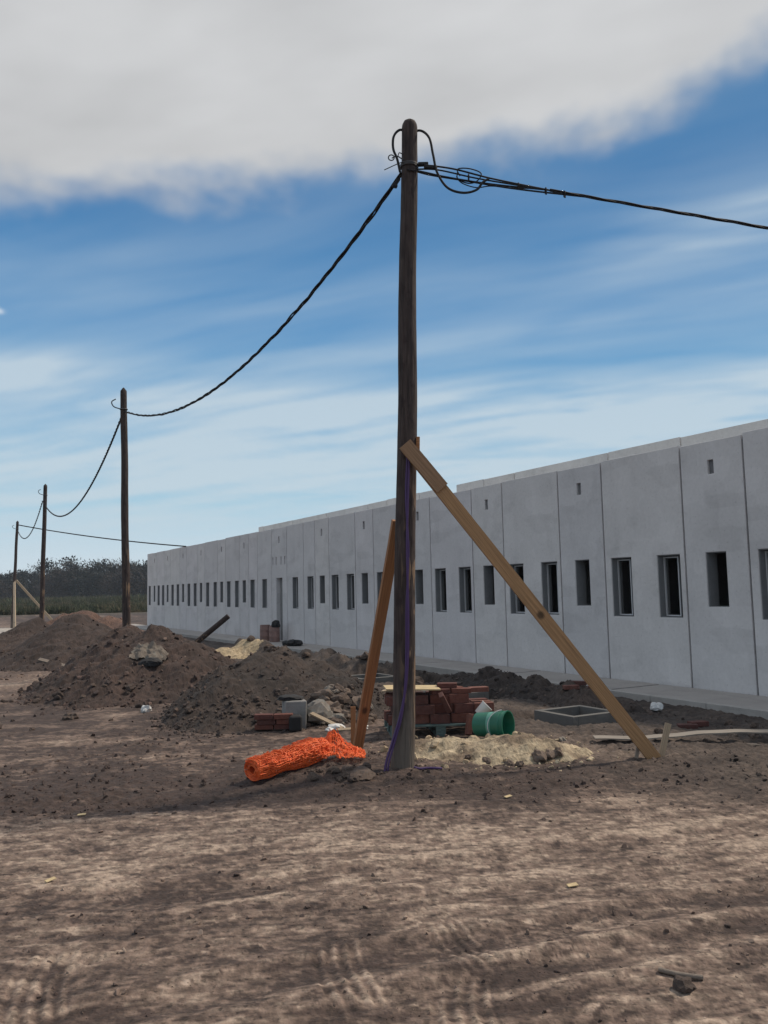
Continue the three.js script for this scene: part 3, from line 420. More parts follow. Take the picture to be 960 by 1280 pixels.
{ // the feed to the building: four loose wires gathered into one twisted lead
  const t = thing('power_cable', 'taut black cable with loose wires and connectors leaving the braced pole', 'cable', [T1r.x, T1r.y, T1r.z], 'cables to the building');
  const L = RE.clone().sub(T1r), at = (s, dy = 0, dz = 0) => { const p = L.clone().multiplyScalar(s); return V(p.x, p.y + dy, p.z + dz); };
  const ptS = 0.155, lead = []; for (let i = 0; i <= 40; i++) lead.push(at(ptS + (1 - ptS) * i / 40, 0.012));
  part('lead', twisted(lead, 0.0125, 1.1, 3, 0.004), M.black, t);
  const wires = [[[-0.07, 0.02, 0], at(0.012, 0.045), at(0.04, 0.06), at(0.085, 0.03), at(ptS, 0.012)], [[-0.07, -0.02, 0.02], at(0.02, 0.02), at(0.07, 0.005), at(ptS, 0.012)], [[-0.1, -0.045, 0.07], at(0.004, -0.05, 0.05), at(0.03, -0.05, 0.03), at(0.08, -0.03), at(ptS, 0.012)], [[-0.07, 0.005, -0.02], at(0.01, -0.03, -0.02), at(0.05, -0.04), at(0.11, -0.035), at(0.2, 0.01)]];
  for (const w of wires) part('wire', tube(w, 0.0085, 30, 6), M.black, t);
  part('connector', merge([box(0.13, 0.035, 0.03, 0.13, 0.012, 0.03, 0.008).rotateZ(-0.12), box(0.10, 0.03, 0.03, 0.06, 0.035, 0.02, 0.008)]), M.black, t);
  for (const s of [0.06, 0.118, 0.15, 0.172]) { const p = at(s, 0.0); part('cable_tie', merge([ring(0.028, 0.006, 0).rotateZ(Math.PI / 2).translate(p.x, p.y, p.z), box(0.012, 0.055, 0.012, p.x, p.y - 0.02, p.z + 0.02)]), M.black, t); }
  part('wire_loop', tube([at(0.05, 0.0), at(0.047, 0.06), at(0.06, 0.09), at(0.075, 0.06), at(0.07, -0.02), at(0.06, -0.06), at(0.047, -0.03), at(0.047, 0.03)], 0.006, 40, 6), M.black, t);
  part('wire_loop', tube([at(0.135, 0.0), at(0.11, -0.03), at(0.085, -0.05), at(0.068, -0.09), at(0.05, -0.06), at(0.046, -0.01)], 0.006, 30, 6), M.black, t);
}
solo('cable_clamp', merge([box(0.03, 0.11, 0.035, 0, 0, 0, 0.008), box(0.045, 0.03, 0.045, 0.005, -0.03, 0, 0.006)]), M.black, 'black clamp holding the sagging cable at the braced pole', 'clamp', undefined, [0.19, 5.575, -7.66]).rotation.z = -0.6;
solo('jumper_cable', tube([[0.225, 5.62, -7.54], [0.20, 5.74, -7.52], [0.165, 5.85, -7.53], [0.175, 5.99, -7.55], [0.24, 6.08, -7.6], [0.33, 6.10, -7.70], [0.43, 6.08, -7.62], [0.51, 5.97, -7.55], [0.545, 5.78, -7.53], [0.58, 5.60, -7.53], [0.68, 5.45, -7.54], [0.83, 5.41, -7.56], [0.96, 5.45, -7.58], [1.02, 5.53, -7.6], [1.08, 5.575, -7.62]], 0.012, 110, 8), M.black, 'black cable looped over the top of the braced pole', 'cable');
// purple cable stapled down the pole
{
  const f = (y, dx, dz = 0.105) => [lean1(y) + dx, y, P1.z + dz + 0.010];
  solo('purple_cable', merge([tube([f(3.0, 0.03, 0.085), f(2.6, 0.02, 0.088), f(2.1, 0.015, 0.092), f(1.7, 0.025, 0.094), f(1.3, 0.034, 0.095), f(0.95, 0.03, 0.098), f(0.72, 0.01, 0.102), f(0.5, -0.035, 0.107), f(0.3, -0.095, 0.11), f(0.12, -0.15, 0.14), f(-0.02, -0.165, 0.16)], 0.0115, 120, 8), tube([f(2.95, 0.012, 0.088), f(2.5, 0.0, 0.092), f(2.0, 0.03, 0.09), f(1.5, 0.016, 0.096), f(1.1, 0.018, 0.098), f(0.8, 0.012, 0.102), f(0.5, -0.02, 0.11), f(0.3, -0.075, 0.118), f(0.1, -0.13, 0.15), f(-0.02, -0.14, 0.16)], 0.009, 120, 8)]), M.purple, 'purple cable running down the braced pole into the soil', 'cable');
  const gx = (x, z, d = 0.012) => [x, G(x, z) + d, z];
  solo('purple_cable', tube([gx(0.20, -7.60, 0.02), gx(0.27, -7.59), gx(0.34, -7.60), gx(0.42, -7.585), gx(0.47, -7.59)], 0.011, 30, 8), M.purple, 'purple cable end lying on the soil beside the braced pole', 'cable');
}

// ------------------------------------------------------------------ braces and stakes
const gy = (x, z) => surf(x, z);
solo('wooden_brace', plankBetween(V(0.215, 2.965, -7.49), V(2.56, gy(2.56, -8.04) - 0.06, -8.04), 0.125, 0.04, V(-0.05, 0.2, 1), 0.02), M.pine, 'long orange-brown plank bracing the pole down to stakes by the grey board', 'brace');
solo('wooden_plank', plankBetween(V(0.205, 2.975, -7.452), V(0.54, 2.565, -7.522), 0.132, 0.02, V(-0.05, 0.2, 1), 0), M.paleBrown, 'short brown plank nailed over the upper end of the long brace', 'plank');
solo('wooden_brace', plankBetween(V(0.125, 2.30, -7.80), V(-0.345, gy(-0.345, -8.7) - 0.06, -8.70), 0.10, 0.05, V(0.35, 0.1, 1), 0.01), M.pineDark, 'reddish-brown plank bracing the pole down beside the orange mesh', 'brace');
solo('wooden_brace', plankBetween(V(-20.35, 2.5, -45.3), V(-17.9, G(-17.9, -40) - 0.05, -40), 0.12, 0.05, V(0, 0.1, 1)), M.paleWood, 'pale plank bracing the slim pole, its foot towards the pale ground', 'brace');
solo('wooden_brace', plankBetween(V(-20.3, 2.6, -45.4), V(-18.0, G(-18, -45.6) - 0.05, -45.6), 0.12, 0.05, V(0, 0.1, 1)), M.paleWood, 'pale plank bracing the slim pole towards the far side of the mounds', 'brace');
solo('wooden_stake', plankBetween(V(2.585, gy(2.585, -8.06) - 0.08, -8.10), V(2.70, gy(2.7, -8.1) + 0.30, -8.12), 0.055, 0.03, V(0, 0, 1)), M.paleWood, 'pale splintered stake at the foot of the orange-brown brace', 'stake');
solo('wooden_stake', plankBetween(V(2.33, gy(2.33, -8.0) - 0.05, -8.0), V(2.40, gy(2.4, -8.06) + 0.19, -8.06), 0.03, 0.025, V(0, 0, 1)), M.greyWood, 'thin dark stake under the orange-brown brace', 'stake');
solo('wooden_stake', plankBetween(V(-0.375, gy(-0.375, -8.78) - 0.06, -8.78), V(-0.37, gy(-0.37, -8.8) + 0.44, -8.80), 0.05, 0.035, V(0, 0, 1)), M.pineDark, 'short brown stake at the foot of the reddish-brown brace', 'stake');

// ------------------------------------------------------------------ orange safety mesh
{
  const A = V(-1.20, 0, -7.36), B = V(-0.62, 0, -8.02); A.y = G(A.x, A.z) + 0.115; B.y = G(B.x, B.z) + 0.125;
  const t = thing('safety_mesh', 'roll of orange plastic safety mesh, part unrolled, on the soil by the pole', 'safety mesh', [A.x, 0, A.z]);
  const ax = B.clone().sub(A), L = ax.length(); ax.normalize(); const e1 = V(0, 1, 0).cross(ax).normalize(), e2 = ax.clone().cross(e1);
  const at = (s, a, r) => A.clone().addScaledVector(ax, s * L).addScaledVector(e1, Math.cos(a) * r).addScaledVector(e2, Math.sin(a) * r * 0.84).sub(t.position);
  const rad = (s, a) => 0.118 * (1 + 0.20 * n2(s * 3 + 2, Math.cos(a) + 3) + 0.09 * n2(s * 9, Math.sin(a) * 2)) * (1 - 0.30 * ss(0.8, 1.05, s)) * (0.84 + 0.16 * ss(0, 0.4, s));
  // wound layers: a spiral sheet
  const film = (turns, r0, r1, s0, s1) => { const nu = 96, nv = 30, p = [], idx = []; for (let j = 0; j <= nv; j++) for (let i = 0; i <= nu; i++) { const a = i / nu * turns * 6.283, s = mix(s0, s1, j / nv) + 0.012 * n2(a * 2, j); const v = at(s, a, mix(r0, r1, i / nu) * rad(s, a) / 0.118); p.push(v.x, v.y, v.z); } for (let j = 0; j < nv; j++) for (let i = 0; i < nu; i++) { const a = j * (nu + 1) + i; idx.push(a, a + 1, a + nu + 1, a + 1, a + nu + 2, a + nu + 1); } const g = new THREE.BufferGeometry(); g.setAttribute('position', new THREE.Float32BufferAttribute(p, 3)); g.setIndex(idx); g.computeVertexNormals(); return g; };
  part('roll', film(3.2, 0.045, 0.084, 0.015, 1.0), M.orangeFilm, t);
  const strand = (pts, r = 0.0045) => new THREE.TubeGeometry(new THREE.CatmullRomCurve3(pts), pts.length * 2, r, 3), l = [];
  for (let k = 0; k < 52; k++) { const s = k / 51, q = []; for (let i = 0; i <= 26; i++) { const a = i / 26 * 6.283; q.push(at(s + 0.012 * n2(k * 0.7, a * 1.2), a, rad(s, a) + 0.006 * n2(k * 1.3, a * 2.4) + 0.002)); } l.push(strand(q)); }
  for (let k = 0; k < 34; k++) { const a = k / 34 * 6.283, q = []; for (let i = 0; i <= 22; i++) { const s = i / 22; q.push(at(s, a + 0.12 * n2(k, s * 6), rad(s, a) + 0.006 * n2(s * 7, k * 1.3) + 0.003)); } l.push(strand(q)); }
  for (let k = 0; k < 5; k++) { const q = []; for (let i = 0; i <= 30; i++) { const a = i / 30 * 6.283 * 0.97; q.push(at(0.004 + 0.01 * n2(k, a), a, 0.045 + k * 0.0155 + 0.004 * n2(k * 3, a))); } l.push(strand(q, 0.006)); }
  for (let k = 0; k < 90; k++) { const R = rng(900 + k), a0 = 0.2 + R() * 2.8, s0 = R() * 0.95, q = []; for (let i = 0; i < 6; i++) { const a = a0 + i * 0.16 * (R() - 0.3), s = clamp(s0 + i * 0.035 * (R() - 0.4)); q.push(at(s, a, rad(s, a) + 0.008 + 0.022 * R())); } l.push(strand(q, 0.004)); }
  part('outer_net', merge(l), M.orange, t);
  // loose end: a crumpled net reaching towards the brace
  const net = [], nu = 34, nv = 30, P = (u, v) => { const x = mix(-0.62, -0.24, u) + 0.03 * n2(u * 6, v * 5), z = mix(-7.80, -8.28, v) + 0.10 * (1 - u) * (0.5 - v) + 0.05 * n2(u * 5 + 4, v * 4); const arch = 0.05 + 0.20 * Math.exp(-(((v - 0.62) / 0.30) ** 2)) * (0.75 + 0.45 * Math.sin(u * 5.2 + 0.7)) * ss(1.02, 0.8, u); return V(x, G(x, z) + 0.012 + arch * (0.75 + 0.5 * fbm(u * 4 + 1, v * 4, 2)) + 0.035 * Math.abs(n2(u * 11, v * 11)), z).sub(t.position); };
  for (let i = 0; i <= nu; i++) { const q = []; for (let j = 0; j <= 40; j++) q.push(P(i / nu, j / 40)); net.push(strand(q, 0.0042)); }
  for (let j = 0; j <= nv; j++) { const q = []; for (let i = 0; i <= 40; i++) q.push(P(i / 40, j / nv)); net.push(strand(q, 0.0042)); }
  for (let k = 0; k < 26; k++) { const R = rng(k + 3), u0 = R(), v0 = 0.2 + 0.75 * R(), q = []; for (let i = 0; i < 6; i++) { const p = P(clamp(u0 + 0.09 * i * (R() - 0.3)), clamp(v0 + 0.05 * i * (R() - 0.4))); p.y += 0.012 * i * R(); q.push(p); } net.push(strand(q, 0.0038)); }
  part('loose_net', merge(net), M.orange, t);
}

// ------------------------------------------------------------------ bricks on a pallet
{
  const ang = 0.10, cx = 0.54, cz = -9.78, g0 = Math.max(G(0.1, -9.6), G(0.9, -9.7), G(0.46, -9.4), G(0.4, -10.1)) , ca = Math.cos(ang), sa = Math.sin(ang);
  const t = thing('pallet', 'grey-blue wooden pallet under the red bricks', 'pallet', [cx, g0 - 0.015, cz]); t.rotation.y = ang;
  for (let i = 0; i < 5; i++) part('deck_board', boxUV(box(1.1, 0.02, 0.13, 0, 0.125, -0.36 + i * 0.18, 0.003), 0.6, i * 0.3), M.pallet, t);
  for (const x of [-0.5, 0, 0.5]) for (const z of [-0.36, 0, 0.36]) part('block', boxUV(box(0.11, 0.095, 0.11, x, 0.0675, z, 0.004), 1.2, x), M.pallet, t);
  for (const x of [-0.5, 0, 0.5]) part('bottom_board', boxUV(box(0.11, 0.02, 0.85, x, 0.01, 0, 0.003), 1, x), M.pallet, t);
  const RB = rng(31), bg = [0, 1, 2].map((k) => boxUV(box(0.225, 0.105, 0.105, 0, 0, 0, 0.006), 3, k * 0.3, k * 0.7)), bt = [0, 1].map((k) => boxUV(box(0.225, 0.055, 0.11, 0, 0, 0, 0.006), 3, k * 0.4, k * 0.2));
  const putB = (geo, x, y, z, ry, rz, rx, label, group) => { const m = solo('brick', geo, M.bricks[Math.floor(RB() * 4)], label, 'brick', group); m.position.set(cx + x * ca + z * sa, y, cz - x * sa + z * ca); m.rotation.set(rx, ang + ry, rz); return m; };
  const base = g0 - 0.015 + 0.135, LB = 'red brick in the rough stack on the pallet', GB = 'bricks stacked on the pallet';
  for (let L = 0; L < 3; L++) for (let d = 0; d < 2; d++) for (let k = 0; k < 5; k++) {
    if (d === 1 && L < 2 && (k === 1 || k === 2 || k === 3)) continue;         // hidden core
    const x = -0.47 + k * 0.235 + (L % 2) * 0.055 + (RB() - 0.5) * 0.03; if (x > 0.55 || (L === 2 && k === 4)) continue;
    putB(bg[Math.floor(RB() * 3)], x, base + 0.0525 + L * 0.106, 0.30 - d * 0.30 + (RB() - 0.5) * 0.09, (RB() - 0.5) * 0.3, 0, 0, LB, GB);
    if (d === 0) putB(bg[1], x, base + 0.0525 + L * 0.106, 0.15 + (RB() - 0.5) * 0.02, (RB() - 0.5) * 0.1, 0, 0, LB, GB);
  }
  const top = base + 0.106 * 3;
  for (const [x, z, ry, lv] of [[0.02, 0.27, 0.2, 0], [0.27, 0.26, -0.15, 0], [0.48, 0.2, 0.1, 0], [0.2, 0.12, 0.5, 0], [0.12, 0.2, -0.2, 1]]) putB(bt[lv], x, top + 0.029 + lv * 0.056, z, ry, 0, 0, 'flat red brick lying loose on top of the pallet stack', 'loose bricks on top of the stack');
  putB(bt[0], 0.05, base + 0.24, 0.425, 1.45, 1.25, 0.1, 'red brick leaning slanted against the upper rows of the stack', 'bricks leaning on the stack').rotation.set(0.35, ang, -1.15);
  putB(bt[1], 0.30, g0 + 0.125, 0.52, 0, 0, 0, 'red brick standing on end against the pallet', 'bricks leaning on the stack').rotation.set(-0.25, ang + 0.1, 1.42);
  putB(bt[1], 0.62, g0 + 0.05, 0.28, 0.6, 0, 0, 'red brick lying on the soil beside the pallet', 'bricks beside the pallet'); putB(bt[0], 0.70, g0 + 0.045, 0.02, -0.3, 0, 0, 'red brick lying on the soil beside the pallet', 'bricks beside the pallet');
  // boards laid over the stack
  const pl = solo('plywood_board', boxUV(box(0.62, 0.016, 0.30, 0, 0, 0, 0.003), 0.6), M.ply, 'pale plywood offcut lying on the brick stack', 'board'); pl.position.set(cx - 0.27, top + 0.075, cz + 0.26); pl.rotation.set(0.04, 0.12, -0.04);
  const p2 = solo('plywood_board', boxUV(box(0.5, 0.014, 0.22, 0, 0, 0, 0.003), 0.6, 0.4), M.paleWood, 'thin yellowish board under the plywood on the brick stack', 'board'); p2.position.set(cx - 0.36, top + 0.04, cz + 0.12); p2.rotation.set(-0.03, -0.12, 0.06);
  // green bucket lying on its side, mouth away from the stack
  const bp = V(0.94, 0, -8.92), b = thing('bucket', 'green plastic bucket lying on its side on the sand', 'bucket', [bp.x, surf(bp.x + 0.1, bp.z) + 0.145, bp.z]);
  const prof = [[0.002, 0], [0.118, 0], [0.122, 0.006], [0.139, 0.29], [0.147, 0.292], [0.147, 0.315], [0.141, 0.317], [0.143, 0.352], [0.150, 0.356], [0.150, 0.366], [0.138, 0.366], [0.134, 0.34], [0.116, 0.012], [0.002, 0.010]].map(([x, y]) => new THREE.Vector2(x, y));
  part('body', toCreasedNormals(new THREE.LatheGeometry(prof, 48), 0.5), M.bucket, b);
  part('tape_band', new THREE.CylinderGeometry(0.1345, 0.1325, 0.05, 48, 1, true).translate(0, 0.19, 0), M.bucketTape, b);
  part('handle', tube(Array.from({ length: 19 }, (_, i) => { const a = i / 18 * Math.PI; return [0.154 * Math.cos(a), 0.30 - 0.10 * Math.sin(a), 0.152 * Math.sin(a)]; }), 0.004, 40, 6), M.frame, b);
  b.rotation.set(0, -0.60, -Math.PI / 2 + 0.05);
  const wb = thing('plastic_tub', 'small white plastic tub tipped over behind the green bucket', 'tub', [1.0, surf(1.0, -9.3) + 0.24, -9.32]); wb.rotation.set(0.5, 0.4, -0.9);
  part('body', new THREE.LatheGeometry([[0.001, 0], [0.055, 0], [0.068, 0.13], [0.074, 0.132], [0.074, 0.14], [0.065, 0.14], [0.052, 0.006], [0.001, 0.006]].map(([x, y]) => new THREE.Vector2(x, y)), 28), M.whitePlastic, wb);
}

// ------------------------------------------------------------------ concrete inspection chambers
CHAMBERS.forEach(([u, n], i) => {
  const [x, z] = xz(u, n), y = -0.03, t = thing('inspection_chamber', ['square grey concrete chamber frame set in the soil beside the paved strip', 'grey concrete chamber frame behind the brick stack', 'concrete chamber frame in the soil behind the reddish-brown brace'][i], 'chamber', [x, y, z], 'concrete chambers along the building'); t.rotation.y = b0.rotation.y;
  const w = 0.74, d = 0.70, th = 0.08, hh = 0.55, yt = 0.09;
  for (const [bw, bd, bx, bz] of [[w, th, 0, d / 2], [w, th, 0, -d / 2], [th, d - th, w / 2 - th / 2, 0], [th, d - th, -w / 2 + th / 2, 0]]) part('side', boxUV(box(bw, hh, bd, bx, yt - hh / 2, bz, 0.006), 0.8, bx, bz), M.rawcon, t);
});

// ------------------------------------------------------------------ things by the building
{
  const barrel = (u, n, label) => { const [x, z] = xz(u, n), t = thing('barrel', label, 'barrel', [x, 0.0, z], 'barrels beside the door'); const pr = [[0.001, 0], [0.25, 0], [0.26, 0.02], [0.265, 0.2], [0.275, 0.215], [0.265, 0.23], [0.265, 0.42], [0.275, 0.435], [0.265, 0.45], [0.26, 0.62], [0.265, 0.64], [0.245, 0.64], [0.24, 0.03], [0.001, 0.03]].map(([a, b]) => new THREE.Vector2(a * 0.66, b * 0.84)); part('drum', toCreasedNormals(new THREE.LatheGeometry(pr, 32), 0.6), M.rust, t); return t; };
  barrel(18.75, 0.45, 'rusty pinkish barrel, open and bare, beside the door'); barrel(17.95, 0.42, 'rusty pinkish barrel with a dark sheet over it, beside the door');
  const drape = (pos, s, seed, label, name, cat) => { const g = lump(seed, 3, 0.8, 0.5); g.scale(...s); return solo(name, g, M.black, label, cat, undefined, pos); };
  const [bx, bz] = xz(17.95, 0.42); drape([bx + 0.06, 0.56, bz + 0.05], [0.19, 0.19, 0.18], 12, 'black plastic sheet bunched over the rim of a barrel', 'plastic_sheet', 'sheet');
  const [sx, sz] = xz(15.6, 0.75), s1 = drape([sx, 0.07, sz], [0.55, 0.16, 0.25], 14, 'black bundle lying on the paved strip beyond the barrels', 'black_bundle', 'bundle'); s1.rotation.y = -0.6;
  const post = solo('concrete_post', boxUV(box(0.16, 2.95, 0.16, 0, 1.4, 0, 0.01), 0.6), M.curb, 'pale concrete post at the far corner of the building', 'post', undefined, [-14.45, G(-14.45, -46.4), -46.4]); post.rotation.y = 0.5;
  const lg = solo('timber_log', new THREE.CylinderGeometry(0.052, 0.056, 0.95, 18, 6).translate(0, 0.0, 0), M.pole, 'dark log sticking up at a slant out of the reddish mound', 'log', undefined, [-3.5, 0.90, -16.45]); lg.rotation.set(0, 0, -0.90);
  const [wx, wz] = [3.64, -11.4]; const wl = lump(21, 3, 0.9, 0.6); wl.scale(0.085, 0.075, 0.06); solo('plastic_bag', wl, M.whitePlastic, 'crumpled white plastic bag by the curb', 'bag', undefined, [wx, surf(wx, wz) + 0.05, wz]);
  // long warped grey board on the soil
  const P = (x, z) => V(x, 0, z), len = 1.9, bg = new THREE.BoxGeometry(len, 0.012, 0.11, 40, 1, 2), bp = bg.attributes.position; for (let i = 0; i < bp.count; i++) bp.setY(i, bp.getY(i) + 0.015 * Math.sin(bp.getX(i) * 3.4) + 0.01 * n2(bp.getX(i) * 3, 2)); bg.computeVertexNormals();
  const ub = bg.attributes.uv; for (let i = 0; i < ub.count; i++) ub.setXY(i, bp.getX(i) * 0.4, bp.getZ(i) * 3);
  const bd = solo('grey_board', bg, wood(0.30, 0.275, 0.25), 'long warped grey board lying on the soil behind the brace foot', 'board', undefined, [3.1, G(3.1, -8.85) + 0.055, -8.85]); bd.rotation.set(0.12, 0.02, 0.008); void P;
  const bd2 = solo('grey_board', bg, wood(0.16, 0.14, 0.125), 'dark board lying on the soil past the end of the grey board', 'board', undefined, [4.55, G(4.5, -8.6) + 0.035, -8.68]); bd2.rotation.set(0, -0.06, 0);
  // torn sack on the reddish mound
  const tg = new THREE.PlaneGeometry(0.58, 0.36, 36, 26), tp = tg.attributes.position; tg.rotateX(-Math.PI / 2);
  const tx = -4.02, tz = -14.08, ty = surf(tx, tz); for (let i = 0; i < tp.count; i++) { const x = tp.getX(i), z = tp.getZ(i), wx2 = tx + x, wz2 = tz + z; tp.setY(i, surf(wx2, wz2) - ty + 0.05 + 0.09 * ss(0.25, -0.2, z) * (1 - (x / 0.4) ** 2) + 0.04 * fbm(x * 5, z * 5, 3)); tp.setX(i, x + 0.05 * n2(z * 8, 1)); tp.setZ(i, z + 0.06 * n2(x * 8, 4)); } tg.computeVertexNormals();
  solo('torn_sack', tg, M.tarp, 'torn pale sack half buried in the reddish mound', 'sack', undefined, [tx, ty, tz]);
  const dk = lump(16, 3, 0.6, 0.5); dk.scale(0.24, 0.14, 0.12); solo('black_bundle', dk, M.black, 'black lump added to stand for the shaded hollow under the torn sack', 'bundle', undefined, [tx + 0.12, surf(tx + 0.12, tz + 0.32) + 0.02, tz + 0.32]);  // black lump imitates the shaded cavity below the sack
}

// ------------------------------------------------------------------ rubble by the grey mound
{
  const RB = rng(91);
  const st = (x, z, s, mat, label, group, name = 'rubble_stone', cat = 'stone', sy = 1) => { const m = solo(name, lumps[Math.floor(RB() * 6)], mat, label, cat, group, [x, surf(x, z) + s * sy * 0.28, z]); m.scale.set(s, s * sy, s * 0.9); m.rotation.set((RB() - 0.5) * 0.5, RB() * 6.28, (RB() - 0.5) * 0.5); return m; };
  const brk = (x, z, y, ry, label, group, rz = 0) => { const m = solo('brick', boxUV(box(0.225, 0.06, 0.11, 0, 0, 0, 0.006), 3), M.bricks[Math.floor(RB() * 4)], label, 'brick', group, [x, y, z]); m.rotation.set(0, ry, rz); return m; };
  const gb = G(-1.42, -10.15) + 0.02; for (let k = 0; k < 3; k++) for (let i = 0; i < 2; i++) brk(-1.50 + i * 0.235 + 0.03 * (k % 2), -10.15 + 0.02 * k, gb + 0.03 + k * 0.062, 0.06 * (RB() - 0.5), 'dark red brick in the small low stack before the grey mound', 'bricks in the low stack by the grey mound');
  const blk = solo('concrete_block', boxUV(box(0.27, 0.36, 0.24, 0, 0, 0, 0.02), 1.2), con(0.26, 0.255, 0.25), 'upright grey concrete block behind the low brick stack', 'block', undefined, [-1.16, G(-1.16, -10.3) + 0.17, -10.32]); blk.rotation.set(0.02, 0.3, -0.03);
  const cap = lump(30, 2, 0.4, 0.5); cap.scale(0.13, 0.10, 0.12); solo('black_bundle', cap, M.black, 'charred black lump on top of the upright concrete block', 'bundle', undefined, [-1.20, G(-1.16, -10.3) + 0.37, -10.32]);
  const bs = solo('black_bundle', boxUV(box(0.15, 0.19, 0.16, 0, 0, 0, 0.03), 1), M.black, 'black box shaped scrap between the low brick stack and the concrete block', 'bundle', undefined, [-1.12, G(-1.12, -10.08) + 0.095, -10.08]); bs.rotation.y = 0.2;
  st(-0.86, -10.55, 0.20, M.rocks[4], 'large pale concrete lump next to the upright concrete block', undefined, 'concrete_lump', 'stone', 1.2);
  for (let k = 0; k < 34; k++) { const x = -0.72 + 0.62 * RB() - 0.1, z = -10.35 - 1.3 * RB(); st(x + (z + 10.4) * 0.05, z, 0.045 + 0.09 * RB() ** 1.5, M.rocks[[0, 1, 2, 0, 4][k % 5]], 'grey-brown rubble stone on the side of the grey mound', 'rubble on the grey mound'); }
  for (let k = 0; k < 22; k++) { const a = RB(), x = mix(-2.9, -0.4, a) + 0.2 * RB(), z = -10.2 - 0.5 * RB() - 0.35 * Math.abs(a - 0.6); st(x, z, 0.025 + 0.05 * RB() ** 3, M.rocks[[1, 3, 1][k % 3]], 'earth clod at the foot of the grey mound', 'clods at the foot of the grey mound', 'earth_clod', 'clod'); }
  for (let k = 0; k < 26; k++) { const x = mix(-6.2, -2.9, RB()), z = -12.7 - 0.5 * RB() - 0.25 * Math.abs(x + 4.3); st(x, z, 0.03 + 0.06 * RB() ** 3, M.rocks[[3, 3, 1][k % 3]], 'earth clod at the foot of the reddish mound', 'clods at the foot of the reddish mound', 'earth_clod', 'clod'); }
  for (const [x, z, s] of [[1.42, -7.98, 0.075], [1.52, -8.02, 0.065], [1.60, -8.05, 0.07], [1.2, -7.85, 0.045], [1.12, -7.86, 0.05], [0.92, -8.02, 0.04], [0.75, -8.1, 0.035]]) st(x, z, s, M.rocks[0], 'brown earth lump lying in the yellow sand by the bucket', 'earth lumps in the sand', 'earth_clod', 'clod');
  for (let k = 0; k < 26; k++) { const x = -1.0 + 1.25 * RB(), z = -7.12 - 0.6 * RB(); if (Math.hypot(x - 0.115, z + 7.62) < 0.16) continue; st(x, z, 0.02 + 0.04 * RB() ** 2, M.rocks[[3, 1, 1][k % 3]], 'dark earth clod in the churned soil around the braced pole', 'clods around the braced pole', 'earth_clod', 'clod'); }
  st(-0.24, -7.27, 0.13, M.rocks[1], 'flat wide earth slab in front of the purple cable', undefined, 'earth_slab', 'clod', 0.4);
  for (let k = 0; k < 24; k++) { const u = 2 + 12 * RB(), [x, z] = xz(u, 1.5 + 0.4 * RB() + (k % 2) * 1.3); st(x, z, 0.05 + 0.09 * RB() ** 2, M.rocks[[3, 1][k % 2]], 'dark earth clod on the spoil beside the trench', 'clods beside the trench', 'earth_clod', 'clod'); }
  for (let k = 0; k < 14; k++) { const x = -8.2 + 5 * RB(), z = -9.2 - 3.2 * RB(); st(x, z, 0.03 + 0.06 * RB() ** 2, M.rocks[[3, 1][k % 2]], 'dark clod scattered on the bare yard before the mounds', 'clods scattered on the yard', 'earth_clod', 'clod'); }
  st(-3.44, -11.87, 0.085, M.whitePlastic, 'white rounded stone between the two near mounds', undefined, 'white_stone', 'stone', 1.1);
  for (const [x, z, s] of [[-0.62, -10.05, 0.08], [-0.70, -9.98, 0.05], [-0.30, -10.0, 0.07]]) st(x, z, s, M.whitePlastic, 'white crumpled scrap beside the rubble of the grey mound', 'white scraps by the rubble', 'paper_scrap', 'scrap', 0.7);
  const pk = solo('wood_strip', plankBetween(V(-0.95, surf(-0.95, -10.35) + 0.16, -10.35), V(-0.55, surf(-0.55, -9.95) + 0.02, -9.98), 0.05, 0.02, V(0, 1, 0.5)), M.paleWood, 'pale wood strip leaning on the rubble', 'wood strip'); void pk;
  solo('wood_strip', plankBetween(V(-0.62, surf(-0.62, -9.9) + 0.02, -9.92), V(-0.30, surf(-0.3, -9.9) + 0.02, -9.9), 0.04, 0.02, V(0, 1, 0.5)), M.paleWood, 'pale wood strip lying flat before the rubble', 'wood strip');
  for (const [x, z, r] of [[3.05, -12.6, 0.3], [3.2, -12.75, 1.2], [2.85, -12.5, -0.4], [2.7, -12.35, 0.1]]) brk(x, z, surf(x, z) + 0.03, r, 'broken red brick on the spoil by the paved strip', 'broken bricks by the paved strip');
  for (const [x, z, r] of [[3.66, -9.95, 0.2], [3.5, -9.86, -0.2]]) brk(x, z, surf(x, z) + 0.028, r, 'red brick lying alone on the soil behind the grey board', 'bricks behind the grey board');
  for (const [x, z, s] of [[3.0, -9.3, 0.06], [3.75, -9.2, 0.05], [4.1, -10.1, 0.06], [4.25, -9.8, 0.05], [3.95, -9.1, 0.07], [4.3, -9.35, 0.05], [2.0, -9.2, 0.04], [1.85, -8.95, 0.05]]) st(x, z, s, M.rocks[[0, 4, 1][Math.floor(RB() * 3)]], 'small stone on the soil between the boards and the paved strip', 'stones behind the boards');
  solo('wood_strip', plankBetween(V(-8.1, surf(-8.1, -19.4) + 0.05, -19.4), V(-7.1, surf(-7.1, -19.0) + 0.03, -19.0), 0.09, 0.03, V(0, 1, 0.6)), M.greyWood, 'grey plank lying at the foot of the broad dark mound', 'plank');
  // foreground
  st(1.18, -3.52, 0.042, M.rocks[3], 'small dark stone beside a dark stick in the tyre tracks', undefined, 'dark_stone', 'stone', 1);
  solo('stick', tube([[1.12, G(1.12, -3.66) + 0.012, -3.66], [1.19, G(1.19, -3.63) + 0.014, -3.63], [1.28, G(1.28, -3.59) + 0.012, -3.585]], 0.011, 14, 7), M.greyWood, 'short dark stick lying by a dark stone in the tyre tracks', 'stick');
